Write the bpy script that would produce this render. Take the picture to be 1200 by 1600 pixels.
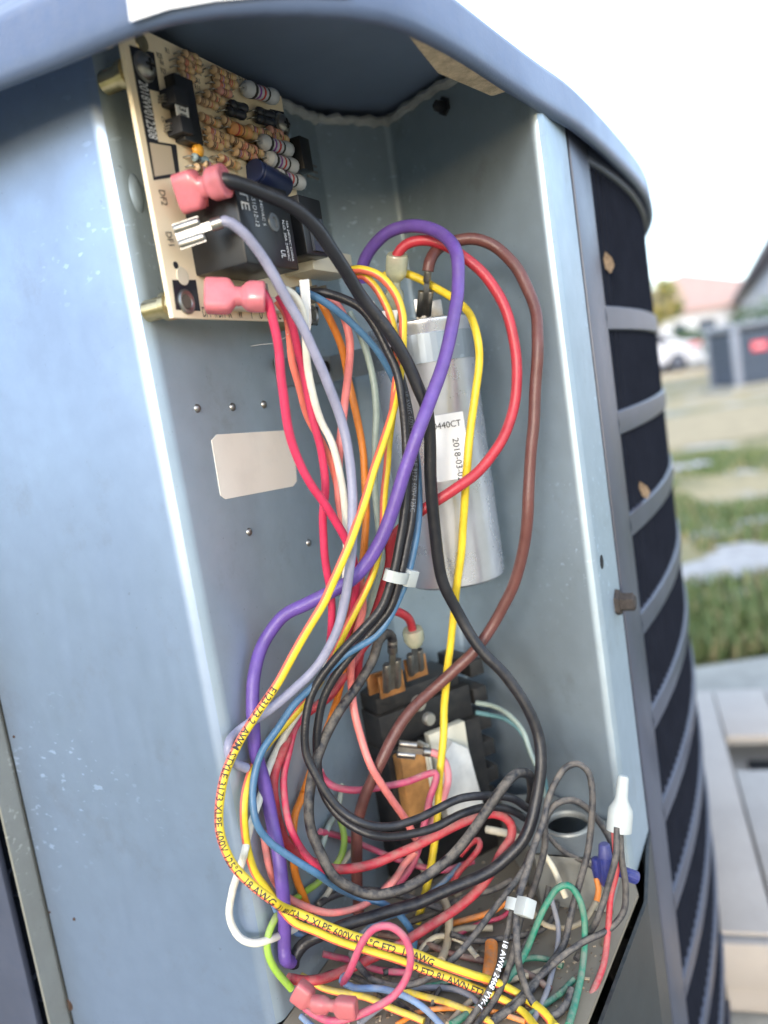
import bpy, bmesh, math, random
from mathutils import Vector as V, Matrix, noise
random.seed(7)
for o in list(bpy.data.objects): bpy.data.objects.remove(o)
SC = bpy.context.scene; COL = SC.collection
R = math.radians
# ------------------------------------------------------------------ camera
FPX, ROLL, PITCH, EYE = 1280.0, R(8.9), R(7.65), 0.56
FW = V((0, math.cos(PITCH), -math.sin(PITCH))); U0 = V((0, math.sin(PITCH), math.cos(PITCH))); R0 = V((1, 0, 0))
RT = R0*math.cos(ROLL) - U0*math.sin(ROLL); UP = R0*math.sin(ROLL) + U0*math.cos(ROLL)
CAMP = V((0, 0, EYE))
cd = bpy.data.cameras.new('camera'); cam = bpy.data.objects.new('camera', cd); COL.objects.link(cam)
cd.sensor_fit = 'VERTICAL'; cd.sensor_height = 36; cd.sensor_width = 27; cd.lens = 36*FPX/1600
cd.clip_start = 0.01; cd.clip_end = 2000
cd.dof.use_dof = True; cd.dof.focus_distance = 0.30; cd.dof.aperture_fstop = 6.3
m3 = Matrix((RT, UP, -FW)).transposed(); cam.matrix_world = Matrix.Translation(CAMP) @ m3.to_4x4()
SC.camera = cam
# ------------------------------------------------------------------ sky, sun, exposure
SUN_EL, SUN_AZ = R(15), R(196)          # azimuth clockwise from +Y; soft low light from behind the photographer's left shoulder
w = bpy.data.worlds.new('World'); SC.world = w; w.use_nodes = True
nt = w.node_tree; bg = nt.nodes['Background']; sky = nt.nodes.new('ShaderNodeTexSky')
sky.sky_type = 'NISHITA'; sky.sun_disc = False; sky.sun_elevation = SUN_EL; sky.sun_rotation = SUN_AZ
sky.air_density = 1.0; sky.dust_density = 1.2; sky.ozone_density = 2.0
veil = nt.nodes.new('ShaderNodeMix'); veil.data_type = 'RGBA'; veil.blend_type = 'ADD'; veil.inputs[0].default_value = 1.0; veil.inputs[7].default_value = (3.0, 3.35, 4.0, 1)   # thin even high cloud over the whole sky
nt.links.new(sky.outputs[0], veil.inputs[6]); nt.links.new(veil.outputs[2], bg.inputs[0]); bg.inputs[1].default_value = 0.15
sl = bpy.data.lights.new('sun', 'SUN'); sl.energy = 0.7; sl.angle = R(10); sl.color = (1, .985, .96)
so = bpy.data.objects.new('sun', sl); COL.objects.link(so)
sd = V((math.sin(SUN_AZ)*math.cos(SUN_EL), math.cos(SUN_AZ)*math.cos(SUN_EL), math.sin(SUN_EL)))
so.rotation_euler = sd.to_track_quat('Z', 'Y').to_euler(); so.location = (-2, -3, 3)
SC.view_settings.view_transform = 'Standard'; SC.view_settings.look = 'None'; SC.view_settings.gamma = 1
SC.view_settings.exposure = 1.28
SC.render.resolution_x, SC.render.resolution_y = 768, 1024
# ------------------------------------------------------------------ pixel helpers (photo is 1200 x 1600; a pixel is only a direction)
def ray(x, y): return FW + RT*((x-600)/FPX) + UP*((800-y)/FPX)
def atY(x, y, Y): d = ray(x, y); return CAMP + d*(Y/d.y)
def atZ(x, y, z): d = ray(x, y); return CAMP + d*((z-EYE)/d.z)
def onP(x, y, p0, n): d = ray(x, y); return CAMP + d*((p0-CAMP).dot(n)/d.dot(n))
# ------------------------------------------------------------------ mesh helpers
class MB:
    def __init__(s): s.v = []; s.f = []; s.m = []
    def add(s, vs, fs, mat=0):
        b = len(s.v); s.v += [tuple(p) for p in vs]
        for f in fs: s.f.append(tuple(b+i for i in f)); s.m.append(mat)
        return s
    def box(s, c, a, b, d, mat=0):          # centre and three half vectors
        c, a, b, d = V(c), V(a), V(b), V(d)
        if a.cross(b).dot(d) < 0: a = -a
        vs = [c+a*i+b*j+d*k for k in (-1, 1) for j in (-1, 1) for i in (-1, 1)]
        return s.add(vs, [(0,2,3,1),(4,5,7,6),(0,1,5,4),(2,6,7,3),(0,4,6,2),(1,3,7,5)], mat)
    def prism(s, pts, vec, mat=0):
        n = len(pts); pts = [V(p) for p in pts]; vec = V(vec)
        nn = sum(((pts[i]-pts[0]).cross(pts[(i+1) % n]-pts[0]) for i in range(1, n-1)), V())
        if nn.dot(vec) > 0: pts = pts[::-1]
        vs = pts+[p+vec for p in pts]
        return s.add(vs, [tuple(range(n)), tuple(range(2*n-1, n-1, -1))]+[(i, i+n, (i+1) % n+n, (i+1) % n) for i in range(n)], mat)
    def sheet(s, pts, mat=0): return s.add(pts, [tuple(range(len(pts)))], mat)
    def tube(s, path, r, seg=10, mats=None, ref=None, cap=True):
        n = len(path); T = [(path[min(i+1, n-1)]-path[max(i-1, 0)]).normalized() for i in range(n)]
        N = V((0, 0, 1)) if callable(ref) else ref if ref else (V((0, 0, 1)) if abs(T[0].z) < .9 else V((1, 0, 0)))
        vs = []
        for i in range(n):
            if ref: N = ref(T[i]) if callable(ref) else ref
            N = (N-T[i]*N.dot(T[i])).normalized(); B = T[i].cross(N)
            ri = r[i] if isinstance(r, (list, tuple)) else r
            for k in range(seg):
                a = 2*math.pi*k/seg; vs.append(path[i]+(N*math.cos(a)+B*math.sin(a))*ri)
        b = len(s.v); s.v += [tuple(p) for p in vs]
        for i in range(n-1):
            for k in range(seg):
                k2 = (k+1) % seg
                s.f.append((b+i*seg+k, b+i*seg+k2, b+(i+1)*seg+k2, b+(i+1)*seg+k)); s.m.append(mats(i, k) if mats else 0)
        if cap:
            s.f.append(tuple(b+k for k in range(seg))[::-1]); s.m.append(0)
            s.f.append(tuple(b+(n-1)*seg+k for k in range(seg))); s.m.append(0)
        return s
    def lathe(s, o, ax, prof, seg=16, mats=None, flat=1.0, side=None):   # prof: (radius, height along ax)
        o = V(o); ax = V(ax).normalized(); N = V(side) if side else (V((0, 0, 1)) if abs(ax.z) < .9 else V((1, 0, 0)))
        N = (N-ax*N.dot(ax)).normalized(); B = ax.cross(N); b = len(s.v)
        for (r, h) in prof:
            for k in range(seg):
                a = 2*math.pi*k/seg; s.v.append(tuple(o+ax*h+N*(math.cos(a)*r)+B*(math.sin(a)*r*flat)))
        for i in range(len(prof)-1):
            for k in range(seg):
                k2 = (k+1) % seg; s.f.append((b+i*seg+k, b+i*seg+k2, b+(i+1)*seg+k2, b+(i+1)*seg+k)); s.m.append(mats[i] if mats else 0)
        s.f.append(tuple(b+k for k in range(seg))[::-1]); s.m.append(mats[0] if mats else 0)
        s.f.append(tuple(b+(len(prof)-1)*seg+k for k in range(seg))); s.m.append(mats[-1] if mats else 0)
        return s
    def build(s, name, mats, parent=None, bevel=0, smooth=True, origin=None, ang=40):
        me = bpy.data.meshes.new(name); o0 = V(origin) if origin is not None else V()
        me.from_pydata([tuple(V(p)-o0) for p in s.v], [], s.f)
        mats = mats if isinstance(mats, (list, tuple)) else [mats]
        for mm in mats: me.materials.append(mm)
        me.polygons.foreach_set('material_index', s.m)
        if bevel:
            bm = bmesh.new(); bm.from_mesh(me)
            ed = [e for e in bm.edges if len(e.link_faces) == 2 and e.calc_face_angle(0) > R(30)]
            bmesh.ops.bevel(bm, geom=ed, offset=bevel, segments=2, profile=.6, affect='EDGES', clamp_overlap=True)
            bm.to_mesh(me); bm.free()
        if smooth:
            me.polygons.foreach_set('use_smooth', [True]*len(me.polygons)); me.set_sharp_from_angle(angle=R(ang))
        o = bpy.data.objects.new(name, me); COL.objects.link(o); o.location = o0
        if parent is not None: adopt(o, parent)
        return o
def adopt(o, p):
    o.parent = p; o.matrix_parent_inverse = wm(p).inverted()
def wm(o):
    m = Matrix.Translation(o.location) @ o.rotation_euler.to_matrix().to_4x4()
    return wm(o.parent) @ o.matrix_parent_inverse @ m if o.parent else m
def tag(o, label=None, cat=None, group=None, kind=None):
    if label: o['label'] = label
    if cat: o['category'] = cat
    if group: o['group'] = group
    if kind: o['kind'] = kind
    return o
def thing(name, loc, label, cat, group=None):
    o = bpy.data.objects.new(name, None); o.empty_display_size = .02; COL.objects.link(o); o.location = loc
    return tag(o, label, cat, group)
def spline(pts, step=.002):
    P = [V(p) for p in pts]; P = [P[0]*2-P[1]]+P+[P[-1]*2-P[-2]]; out = []
    for i in range(1, len(P)-2):
        p0, p1, p2, p3 = P[i-1:i+3]; n = max(2, int((p2-p1).length/step))
        t0 = 0; t1 = t0+max((p1-p0).length, 1e-6)**.5; t2 = t1+max((p2-p1).length, 1e-6)**.5; t3 = t2+max((p3-p2).length, 1e-6)**.5
        for k in range(n):
            t = t1+(t2-t1)*k/n
            a1 = p0*((t1-t)/(t1-t0))+p1*((t-t0)/(t1-t0)); a2 = p1*((t2-t)/(t2-t1))+p2*((t-t1)/(t2-t1)); a3 = p2*((t3-t)/(t3-t2))+p3*((t-t2)/(t3-t2))
            b1 = a1*((t2-t)/(t2-t0))+a2*((t-t0)/(t2-t0)); b2 = a2*((t3-t)/(t3-t1))+a3*((t-t1)/(t3-t1))
            out.append(b1*((t2-t)/(t2-t1))+b2*((t-t1)/(t2-t1)))
    out.append(P[-2]); return out
def text_mesh(s, res=3, bold=0):
    c = bpy.data.curves.new('lettering', 'FONT'); c.body = s; c.size = 1; c.resolution_u = res; c.offset = bold
    o = bpy.data.objects.new('lettering', c); COL.objects.link(o); bpy.context.view_layer.update()
    me = o.evaluated_get(bpy.context.evaluated_depsgraph_get()).to_mesh()
    vs = [v.co.copy() for v in me.vertices]; fs = [tuple(p.vertices) for p in me.polygons]
    o.evaluated_get(bpy.context.evaluated_depsgraph_get()).to_mesh_clear()
    bpy.data.objects.remove(o); bpy.data.curves.remove(c)
    return vs, fs
def flat_text(s, a, b, n, mat, parent, name='lettering', h=None, lift=.0003, flip=1):
    """lettering on a flat face: baseline from a to b, n the outward normal of the face"""
    a, b, n = V(a), V(b), V(n).normalized(); vs, fs = text_mesh(s)
    if not vs: return
    x0 = min(v.x for v in vs); x1 = max(v.x for v in vs); d = (b-a); k = d.length/(x1-x0); d.normalize(); u = n.cross(d)*flip
    kh = h/.72 if h else k
    mb = MB(); mb.add([a+d*((v.x-x0)*k)+u*(v.y*kh)+n*lift for v in vs], fs); return mb.build(name, mat, parent, smooth=False)
# ------------------------------------------------------------------ materials
MATS = {}
def mat(name, col, rough=.5, metal=0, spec=.5, noise_amt=0, noise_scale=60, bump=0, bump_scale=400, col2=None, trans=0, sss=0, coat=0, dust=0, dust_col=(.30,.26,.21), alpha=1, contrast=(.35,.65), rough_var=0, ior=1.45):
    if name in MATS: return MATS[name]
    m = bpy.data.materials.new(name); m.use_nodes = True; t = m.node_tree; b = t.nodes['Principled BSDF']; L = t.links.new
    b.inputs['Base Color'].default_value = (*col, 1); b.inputs['Roughness'].default_value = rough; b.inputs['Metallic'].default_value = metal
    b.inputs['Specular IOR Level'].default_value = spec; b.inputs['IOR'].default_value = ior
    b.inputs['Transmission Weight'].default_value = trans; b.inputs['Coat Weight'].default_value = coat; b.inputs['Alpha'].default_value = alpha
    if sss: b.inputs['Subsurface Weight'].default_value = sss; b.inputs['Subsurface Radius'].default_value = (.003, .002, .001)
    tc = t.nodes.new('ShaderNodeTexCoord'); colout = None
    def nz(scale, detail=5, rough_=.6):
        n = t.nodes.new('ShaderNodeTexNoise'); n.inputs['Scale'].default_value = scale; n.inputs['Detail'].default_value = detail; n.inputs['Roughness'].default_value = rough_
        L(tc.outputs['Object'], n.inputs['Vector']); return n
    def ramp(src, lo, hi):
        r = t.nodes.new('ShaderNodeMapRange'); r.inputs[1].default_value = lo; r.inputs[2].default_value = hi; r.clamp = True; L(src, r.inputs[0]); return r.outputs[0]
    def mix(fac, c1, c2):
        x = t.nodes.new('ShaderNodeMix'); x.data_type = 'RGBA'; L(fac, x.inputs[0])
        for c, i in ((c1, 6), (c2, 7)):
            if isinstance(c, tuple): x.inputs[i].default_value = (*c, 1)
            else: L(c, x.inputs[i])
        return x.outputs[2]
    if noise_amt or col2:
        n = nz(noise_scale); c2 = col2 or tuple(c*(1-noise_amt) for c in col)
        colout = mix(ramp(n.outputs[0], *contrast), tuple(col), tuple(c2))
    if dust:
        g = t.nodes.new('ShaderNodeNewGeometry'); sp = t.nodes.new('ShaderNodeSeparateXYZ'); L(g.outputs['Normal'], sp.inputs[0])
        n = nz(220, 6, .7); up_ = ramp(sp.outputs[2], -.5, 1); mu = t.nodes.new('ShaderNodeMath'); mu.operation = 'MULTIPLY'
        L(up_, mu.inputs[0]); L(ramp(n.outputs[0], .38, .62), mu.inputs[1]); m2 = t.nodes.new('ShaderNodeMath'); m2.operation = 'MULTIPLY'; L(mu.outputs[0], m2.inputs[0]); m2.inputs[1].default_value = dust
        colout = mix(m2.outputs[0], colout if colout is not None else tuple(col), tuple(dust_col))
        ra = t.nodes.new('ShaderNodeMath'); ra.operation = 'ADD'; L(m2.outputs[0], ra.inputs[0]); ra.inputs[1].default_value = rough; ra.use_clamp = True; L(ra.outputs[0], b.inputs['Roughness'])
    if colout is not None: L(colout, b.inputs['Base Color'])
    if rough_var:
        n = nz(noise_scale*.7, 6); mr = t.nodes.new('ShaderNodeMapRange'); mr.inputs[1].default_value = .3; mr.inputs[2].default_value = .7
        mr.inputs[3].default_value = max(.02, rough-rough_var); mr.inputs[4].default_value = rough+rough_var; L(n.outputs[0], mr.inputs[0]); L(mr.outputs[0], b.inputs['Roughness'])
    if bump:
        n = nz(bump_scale, 3); bp = t.nodes.new('ShaderNodeBump'); bp.inputs['Strength'].default_value = bump; bp.inputs['Distance'].default_value = .001
        L(n.outputs[0], bp.inputs['Height']); L(bp.outputs[0], b.inputs['Normal'])
    MATS[name] = m; return m
def steel_mat(name, col, rough, dirt=.5, metal=.82):
    """galvanised sheet: faint spangle, handling smears, scratches, dust specks"""
    m = bpy.data.materials.new(name); m.use_nodes = True; t = m.node_tree; b = t.nodes['Principled BSDF']; L = t.links.new
    tc = t.nodes.new('ShaderNodeTexCoord')
    def node(k, **kw):
        n = t.nodes.new(k)
        for a, v_ in kw.items(): n.inputs[a].default_value = v_
        return n
    b.inputs['Metallic'].default_value = metal
    n1 = node('ShaderNodeTexNoise', Scale=14., Detail=7., Roughness=.65); L(tc.outputs['Object'], n1.inputs['Vector'])
    vo = node('ShaderNodeTexVoronoi', Scale=110.); L(tc.outputs['Object'], vo.inputs['Vector'])
    mp = node('ShaderNodeMapping'); mp.inputs['Scale'].default_value = (9, 9, 1.2); L(tc.outputs['Object'], mp.inputs['Vector'])
    n2 = node('ShaderNodeTexNoise', Scale=30., Detail=4.); L(mp.outputs[0], n2.inputs['Vector'])
    n3 = node('ShaderNodeTexNoise', Scale=420., Detail=2.); L(tc.outputs['Object'], n3.inputs['Vector'])
    def mr(src, a, b_, c, d):
        r = t.nodes.new('ShaderNodeMapRange'); L(src, r.inputs[0])
        for i, v_ in zip((1, 2, 3, 4), (a, b_, c, d)): r.inputs[i].default_value = v_
        return r.outputs[0]
    def mixc(f, a, b_):
        x = t.nodes.new('ShaderNodeMix'); x.data_type = 'RGBA'; L(f, x.inputs[0])
        for c, i in ((a, 6), (b_, 7)):
            if isinstance(c, tuple): x.inputs[i].default_value = (*c, 1)
            else: L(c, x.inputs[i])
        return x.outputs[2]
    c = mixc(mr(n1.outputs[0], .35, .7, 0, 1), col, tuple(x*.80 for x in col))
    c = mixc(mr(vo.outputs['Distance'], 0, .9, .0, .25), c, tuple(x*.7 for x in col))
    c = mixc(mr(n3.outputs[0], .72, .80, 0, dirt*.7), c, (.10, .09, .08))
    mp2 = node('ShaderNodeMapping'); mp2.inputs['Rotation'].default_value = (.3, .9, .5); mp2.inputs['Scale'].default_value = (3, 60, 60); L(tc.outputs['Object'], mp2.inputs['Vector'])
    n4 = node('ShaderNodeTexNoise', Scale=6., Detail=2.); L(mp2.outputs[0], n4.inputs['Vector']); n5 = node('ShaderNodeTexNoise', Scale=9., Detail=3.); L(tc.outputs['Object'], n5.inputs['Vector'])
    mu = t.nodes.new('ShaderNodeMath'); mu.operation = 'MULTIPLY'; L(mr(n4.outputs[0], .64, .70, 0, .8), mu.inputs[0]); L(mr(n5.outputs[0], .52, .62, 0, 1), mu.inputs[1])
    c = mixc(mu.outputs[0], c, tuple(min(1, x*1.35) for x in col))
    n6 = node('ShaderNodeTexNoise', Scale=38., Detail=8., Roughness=.75); L(tc.outputs['Object'], n6.inputs['Vector'])
    c = mixc(mr(n6.outputs[0], .56, .74, 0, .34*dirt+.12), c, (.16, .15, .14))
    L(c, b.inputs['Base Color'])
    ad = t.nodes.new('ShaderNodeMath'); ad.operation = 'ADD'; L(mr(n1.outputs[0], .3, .7, rough-.07, rough+.08), ad.inputs[0]); L(mr(n2.outputs[0], .35, .7, -.01, .02), ad.inputs[1]); L(ad.outputs[0], b.inputs['Roughness'])
    bp = t.nodes.new('ShaderNodeBump'); bp.inputs['Strength'].default_value = .12; bp.inputs['Distance'].default_value = .0006; L(n1.outputs[0], bp.inputs['Height']); L(bp.outputs[0], b.inputs['Normal'])
    MATS[name] = m; return m
STEEL = steel_mat('galvanised_steel', (.40, .485, .555), .52, metal=.70)
STEEL2 = steel_mat('galvanised_plate', (.31, .40, .56), .45, .35, .86)
PAINT = mat('grey_blue_paint', (.085, .12, .205), .38, noise_amt=.12, noise_scale=25, rough_var=.08, bump=.15, bump_scale=900, dust=.15)
PAINT_IN = mat('lightened_underside_paint', (.23, .30, .44), .45, noise_amt=.15, noise_scale=18)  # lid underside coloured lighter than the skirt: bounce light put into the colour
SLATM = mat('shade_toned_slat_paint', (.017, .020, .030), .9, spec=0, noise_amt=.2, noise_scale=60)  # darkened louver paint: shade of the openings put into the slats' colour
LOUV = mat('louver_paint', (.048, .057, .088), .36, spec=.5, noise_amt=.2, noise_scale=40, dust=.08)
BLACKP = mat('dark_panel_paint', (.018, .024, .026), .42, noise_amt=.3, noise_scale=30, dust=.10)
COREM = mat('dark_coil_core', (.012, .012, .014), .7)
WHITE = mat('white_label', (.78, .78, .78), .5, noise_amt=.05, noise_scale=50)
STICK = mat('old_cream_sticker', (.74, .67, .58), .6, noise_amt=.10, noise_scale=45, contrast=(.5, .75))
FOAM = mat('tan_foam_tape', (.70, .56, .38), .95, noise_amt=.35, noise_scale=260, bump=.8, bump_scale=900)
SEAL = mat('seam_sealant', (.45, .46, .46), .55, noise_amt=.3, noise_scale=120)
SILVER = mat('tinned_terminal', (.36, .35, .33), .40, 1, noise_amt=.25, noise_scale=300)
BRASS = mat('brass_plating', (.62, .50, .28), .3, 1, noise_amt=.3, noise_scale=150)
COPPER = mat('copper_tab', (.56, .26, .10), .42, .8, noise_amt=.4, noise_scale=200)
INK = mat('dark_ink', (.02, .02, .025), .6)
INKW = mat('white_ink', (.75, .76, .78), .6)
BLKPLA = mat('black_plastic', (.014, .015, .018), .32, noise_amt=.2, noise_scale=120)
BLKDUST = mat('dusty_black_plastic', (.010, .010, .011), .5, dust=.14)
RUST = mat('rust', (.06, .032, .02), .9, noise_amt=.5, noise_scale=900)
HOLE = mat('dark_hole', (.006, .006, .007), .9)
NYLON = mat('white_nylon', (.52, .55, .53), .34, trans=.25, noise_amt=.1, noise_scale=200)
PINKP = mat('pink_vinyl_sleeve', (.80, .25, .29), .22, trans=.40, sss=.2, noise_amt=.2, noise_scale=200)
PINKD = mat('dusty_red_vinyl_sleeve', (.42, .10, .11), .38, trans=.1, dust=.35)
CLEAR = mat('clear_yellowed_sleeve', (.72, .74, .55), .22, trans=.55, noise_amt=.2, noise_scale=200)
# ================================================================== SETTING
def ground_mat():
    m = bpy.data.materials.new('lawn_soil'); m.use_nodes = True; t = m.node_tree; b = t.nodes['Principled BSDF']; L = t.links.new
    b.inputs['Roughness'].default_value = .95; b.inputs['Specular IOR Level'].default_value = .15
    tc = t.nodes.new('ShaderNodeTexCoord')
    def nz(s, d=6): n = t.nodes.new('ShaderNodeTexNoise'); n.inputs['Scale'].default_value = s; n.inputs['Detail'].default_value = d; L(tc.outputs['Object'], n.inputs['Vector']); return n.outputs[0]
    def mr(src, a, c): r = t.nodes.new('ShaderNodeMapRange'); r.inputs[1].default_value = a; r.inputs[2].default_value = c; L(src, r.inputs[0]); return r.outputs[0]
    def mix(f, a, c):
        x = t.nodes.new('ShaderNodeMix'); x.data_type = 'RGBA'; L(f, x.inputs[0])
        for q, i in ((a, 6), (c, 7)):
            if isinstance(q, tuple): x.inputs[i].default_value = (*q, 1)
            else: L(q, x.inputs[i])
        return x.outputs[2]
    c = mix(mr(nz(1.1), .42, .62), (.17, .17, .07), (.40, .32, .17))
    c = mix(mr(nz(14), .4, .7), c, (.10, .115, .06))
    c = mix(mr(nz(.35), .50, .60), c, (.40, .32, .19)); c = mix(mr(nz(2.6, 8), .56, .60), c, (.40, .38, .35))
    L(c, b.inputs['Base Color']); return m
mb = MB(); S = 1500
mb.sheet([(-S, -S, 0), (S, -S, 0), (S, S, 0), (-S, S, 0)])
tag(mb.build('lawn_ground', ground_mat(), smooth=False), kind='structure')
# bare sandy patches pressed into the lawn, 4 mm proud of the soil
SAND = mat('bare_sand', (.42, .40, .38), .95, noise_amt=.3, noise_scale=30, bump=.6, bump_scale=120)
def blob(cx, cy, rx, ry, z, seed, n=26):
    return [(cx+rx*math.cos(2*math.pi*k/n)*(1+.35*noise.noise((math.cos(2*math.pi*k/n)*1.3+seed, math.sin(2*math.pi*k/n)*1.3, seed*.7))),
             cy+ry*math.sin(2*math.pi*k/n)*(1+.35*noise.noise((math.cos(2*math.pi*k/n)*1.3, seed, math.sin(2*math.pi*k/n)*1.3))), z) for k in range(n)]
for k in range(16):
    rr = random.Random(k); x = 1085+rr.random()*150; y = rr.uniform(815, 945); p = atZ(x, y, 0); rx = rr.uniform(.05, .17)
    tag(MB().sheet(blob(p.x, p.y, rx, rx*rr.uniform(.35, .8), .004+.0012*k, k*1.7)).build('sand_patch', SAND, smooth=False), kind='structure')
DRY = mat('dry_path_soil', (.42, .33, .19), .95, noise_amt=.25, noise_scale=8)
p = atZ(1120, 655, 0)
tag(MB().sheet([(-6, p.y-1.4, .004), (9, p.y-1.9, .004), (9, p.y+.3, .004), (4, p.y+.9, .004), (-6, p.y+1.0, .004)]).build('dry_path', DRY, smooth=False), kind='structure')
ASPH = mat('pale_asphalt', (.10, .10, .11), .9, noise_amt=.2, noise_scale=4)
tag(MB().sheet([(-60, 23, .006), (60, 20, .006), (60, 34, .006), (-60, 37, .006)]).build('street', ASPH, smooth=False), kind='structure')
KERB = mat('concrete_kerb', (.52, .46, .36), .9, noise_amt=.2, noise_scale=6)
tag(MB().box((0, 21.4, .06), (60, -1.5, 0), (0, .15, 0), (0, 0, .066)).build('kerb', KERB, smooth=False), kind='structure')
# concrete pad under the unit
CONC = mat('concrete_pad', (.34, .33, .29), .92, noise_amt=.3, noise_scale=26, bump=.5, bump_scale=160, contrast=(.3, .7))
mb = MB(); mb.prism([(-.80, .08, .002), (.62, .08, .002), (.62, 1.30, .002), (-.80, 1.30, .002)], (0, 0, .048))
tag(mb.build('concrete_pad', CONC, bevel=.006), kind='structure')
# ---------------------------------------------------------------- grass: blades nobody could count
def grass():
    mb = MB(); rnd = random.Random(3); n = 0
    while n < 26000:
        y = 1.25+rnd.random()**2.6*7; x = -.4+rnd.random()*(y*.75+1.2)
        q = noise.noise((x*1.5, y*1.5, 1.7)); q2 = noise.noise((x*5, y*5, 9.7)); 
        if q+.5*q2 < -.12+max(0, y-2.2)*.16 or x < .35 and y < 1.6: continue
        if any(abs(x-a)/ra < 1 and abs(y-b_)/rb < 1 for a, b_, ra, rb in SKIP): continue
        h = (.018+.03*rnd.random())*(1+.9*max(0, q))*(.8 if y > 2 else 1.0); a = rnd.random()*6.28; wd = .0022+.0016*rnd.random()+y*.0004
        lx, ly = math.cos(a)*h*.6*rnd.random(), math.sin(a)*h*.6*rnd.random(); dx, dy = -math.sin(a)*wd, math.cos(a)*wd
        k = 0 if rnd.random() < .6+q*.6 else (1 if rnd.random() < .6 else 2)
        mb.add([(x-dx, y-dy, 0), (x+dx, y+dy, 0), (x+dx*.7+lx*.5, y+dy*.7+ly*.5, h*.65), (x-dx*.7+lx*.5, y-dy*.7+ly*.5, h*.65), (x+lx, y+ly, h)], [(0, 1, 2, 3), (3, 2, 4)], k); n += 1
    g = mb.build('grass', [mat('grass_green', (.11, .155, .05), .6), mat('grass_olive', (.18, .185, .08), .7), mat('grass_straw', (.36, .30, .16), .8)], smooth=False)
    tag(g, 'short patchy green and straw coloured grass on the lawn', 'grass', kind='stuff')
SKIP = []
p = atZ(1150, 880, 0); SKIP.append((p.x, p.y, .26, .17))
SKIP.append((1.0, 1.0, .66, .36))
grass()
# a scrap of pale paper in the grass
p = atZ(1082, 726, .02); mb = MB(); g = []
for j in range(6):
    for i in range(8): g.append((p.x-.075+i*.022+.006*noise.noise((i*.9, j*.9, 2)), p.y-.04+j*.018, .012+.03*abs(noise.noise((i*.45, j*.5, 5)))))
mb.add(g, [(j*8+i, j*8+i+1, j*8+i+9, j*8+i+8) for j in range(5) for i in range(7)])
tag(mb.build('paper_scrap', mat('crumpled_paper', (.62, .58, .66), .8)), 'crumpled pale paper scrap lying on the lawn', 'paper')
# ---------------------------------------------------------------- low ribbed plastic platform beside the unit
def platform():
    PL = mat('beige_moulded_plastic', (.37, .335, .30), .48, noise_amt=.14, noise_scale=14, bump=.2, bump_scale=500, dust=.2)
    z0, z1 = .052, .118
    a = atZ(1075, 1052, z1); b = atZ(1330, 1040, z1); c = atZ(1145, 1425, z1)
    root = thing('plastic_platform', (.9, .9, z0-.05), 'low beige ribbed plastic platform with a hand slot on the concrete', 'platform')
    y0, y1, x0, x1 = c.y, a.y, a.x-.10, b.x+.45
    dirx = (b-a).normalized(); dirx.z = 0; diry = V((-dirx.y, dirx.x, 0))
    O = V((c.x-.10, c.y, 0)); L_ = (y1-y0)*.98; W = 1.0
    def q(u, v_, z): p_ = O+dirx*u+diry*v_; return V((p_.x, p_.y, z))
    npl = 16; pw = W/npl
    hs = [(atZ(1160, 1160, z1)-O).dot(dirx), (atZ(1160, 1160, z1)-O).dot(diry)]
    for i in range(npl):
        u0, u1 = i*pw+.0008, (i+1)*pw-.0008
        segs = [(0.0, L_)]
        if u1 > hs[0] and u0 < hs[0]+.13: segs = [(0, hs[1]-.065), (hs[1]+.012, L_)]
        for s0, s1 in segs:
            mb = MB(); mb.prism([q(u0, s0+.006, z1-.012), q(u1, s0+.006, z1-.012), q(u1, s1, z1-.012), q(u0, s1, z1-.012)], (0, 0, .012))
            mb.build('rib_board', PL, root, bevel=.003)
    mb = MB(); mb.prism([q(0, 0, z0+.0), q(W, 0, z0+.0), q(W, L_, z0), q(0, L_, z0)], (0, 0, z1-.0135-z0-.02)); 
    mb.build('body', PL, root, bevel=.006)
    mb = MB(); mb.prism([q(-.004, -.006, z0+.026), q(W, -.006, z0+.026), q(W, .004, z0+.026), q(-.004, .004, z0+.026)], (0, 0, z1-z0-.028)); mb.build('front_skirt', PL, root, bevel=.003)
    mb = MB(); mb.prism([q(hs[0]+.004, hs[1]-.064, z1-.030), q(hs[0]+.127, hs[1]-.064, z1-.030), q(hs[0]+.127, hs[1]+.011, z1-.030), q(hs[0]+.004, hs[1]+.011, z1-.030)], (0, 0, .003)); mb.build('hand_slot_bottom', HOLE, root)
platform()
# ---------------------------------------------------------------- foliage
def leaves(name, c, rx, ry, rz, n, size, mats, parent, seed, lo=-1):
    rnd = random.Random(seed); mb = MB(); k = 0
    cl = [(rnd.gauss(0, .45), rnd.gauss(0, .45), rnd.uniform(-.7, .8)) for _ in range(max(6, n//120))]
    while k < n:
        q = rnd.choice(cl); p = V((q[0]+rnd.gauss(0, .2), q[1]+rnd.gauss(0, .2), q[2]+rnd.gauss(0, .2)))
        if p.length > 1.15 or p.z < lo: continue
        pos = V((c[0]+p.x*rx, c[1]+p.y*ry, max(.02, c[2]+p.z*rz))); d = V((rnd.gauss(0, 1), rnd.gauss(0, 1), rnd.gauss(0, .7))).normalized(); e = d.orthogonal().normalized()
        s = size*rnd.uniform(.6, 1.3); mb.add([pos-d*s, pos+e*s*.4, pos+d*s, pos-e*s*.4], [(0, 1, 2, 3)], rnd.randrange(len(mats))); k += 1
    return mb.build(name, mats, parent, smooth=False)
LG = [mat('leaf_mid', (.06, .11, .035), .6), mat('leaf_dark', (.035, .07, .03), .6), mat('leaf_light', (.12, .18, .06), .55)]
LY = [mat('leaf_yellow', (.55, .42, .10), .6), mat('leaf_gold', (.42, .36, .12), .6), LG[2]]
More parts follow.
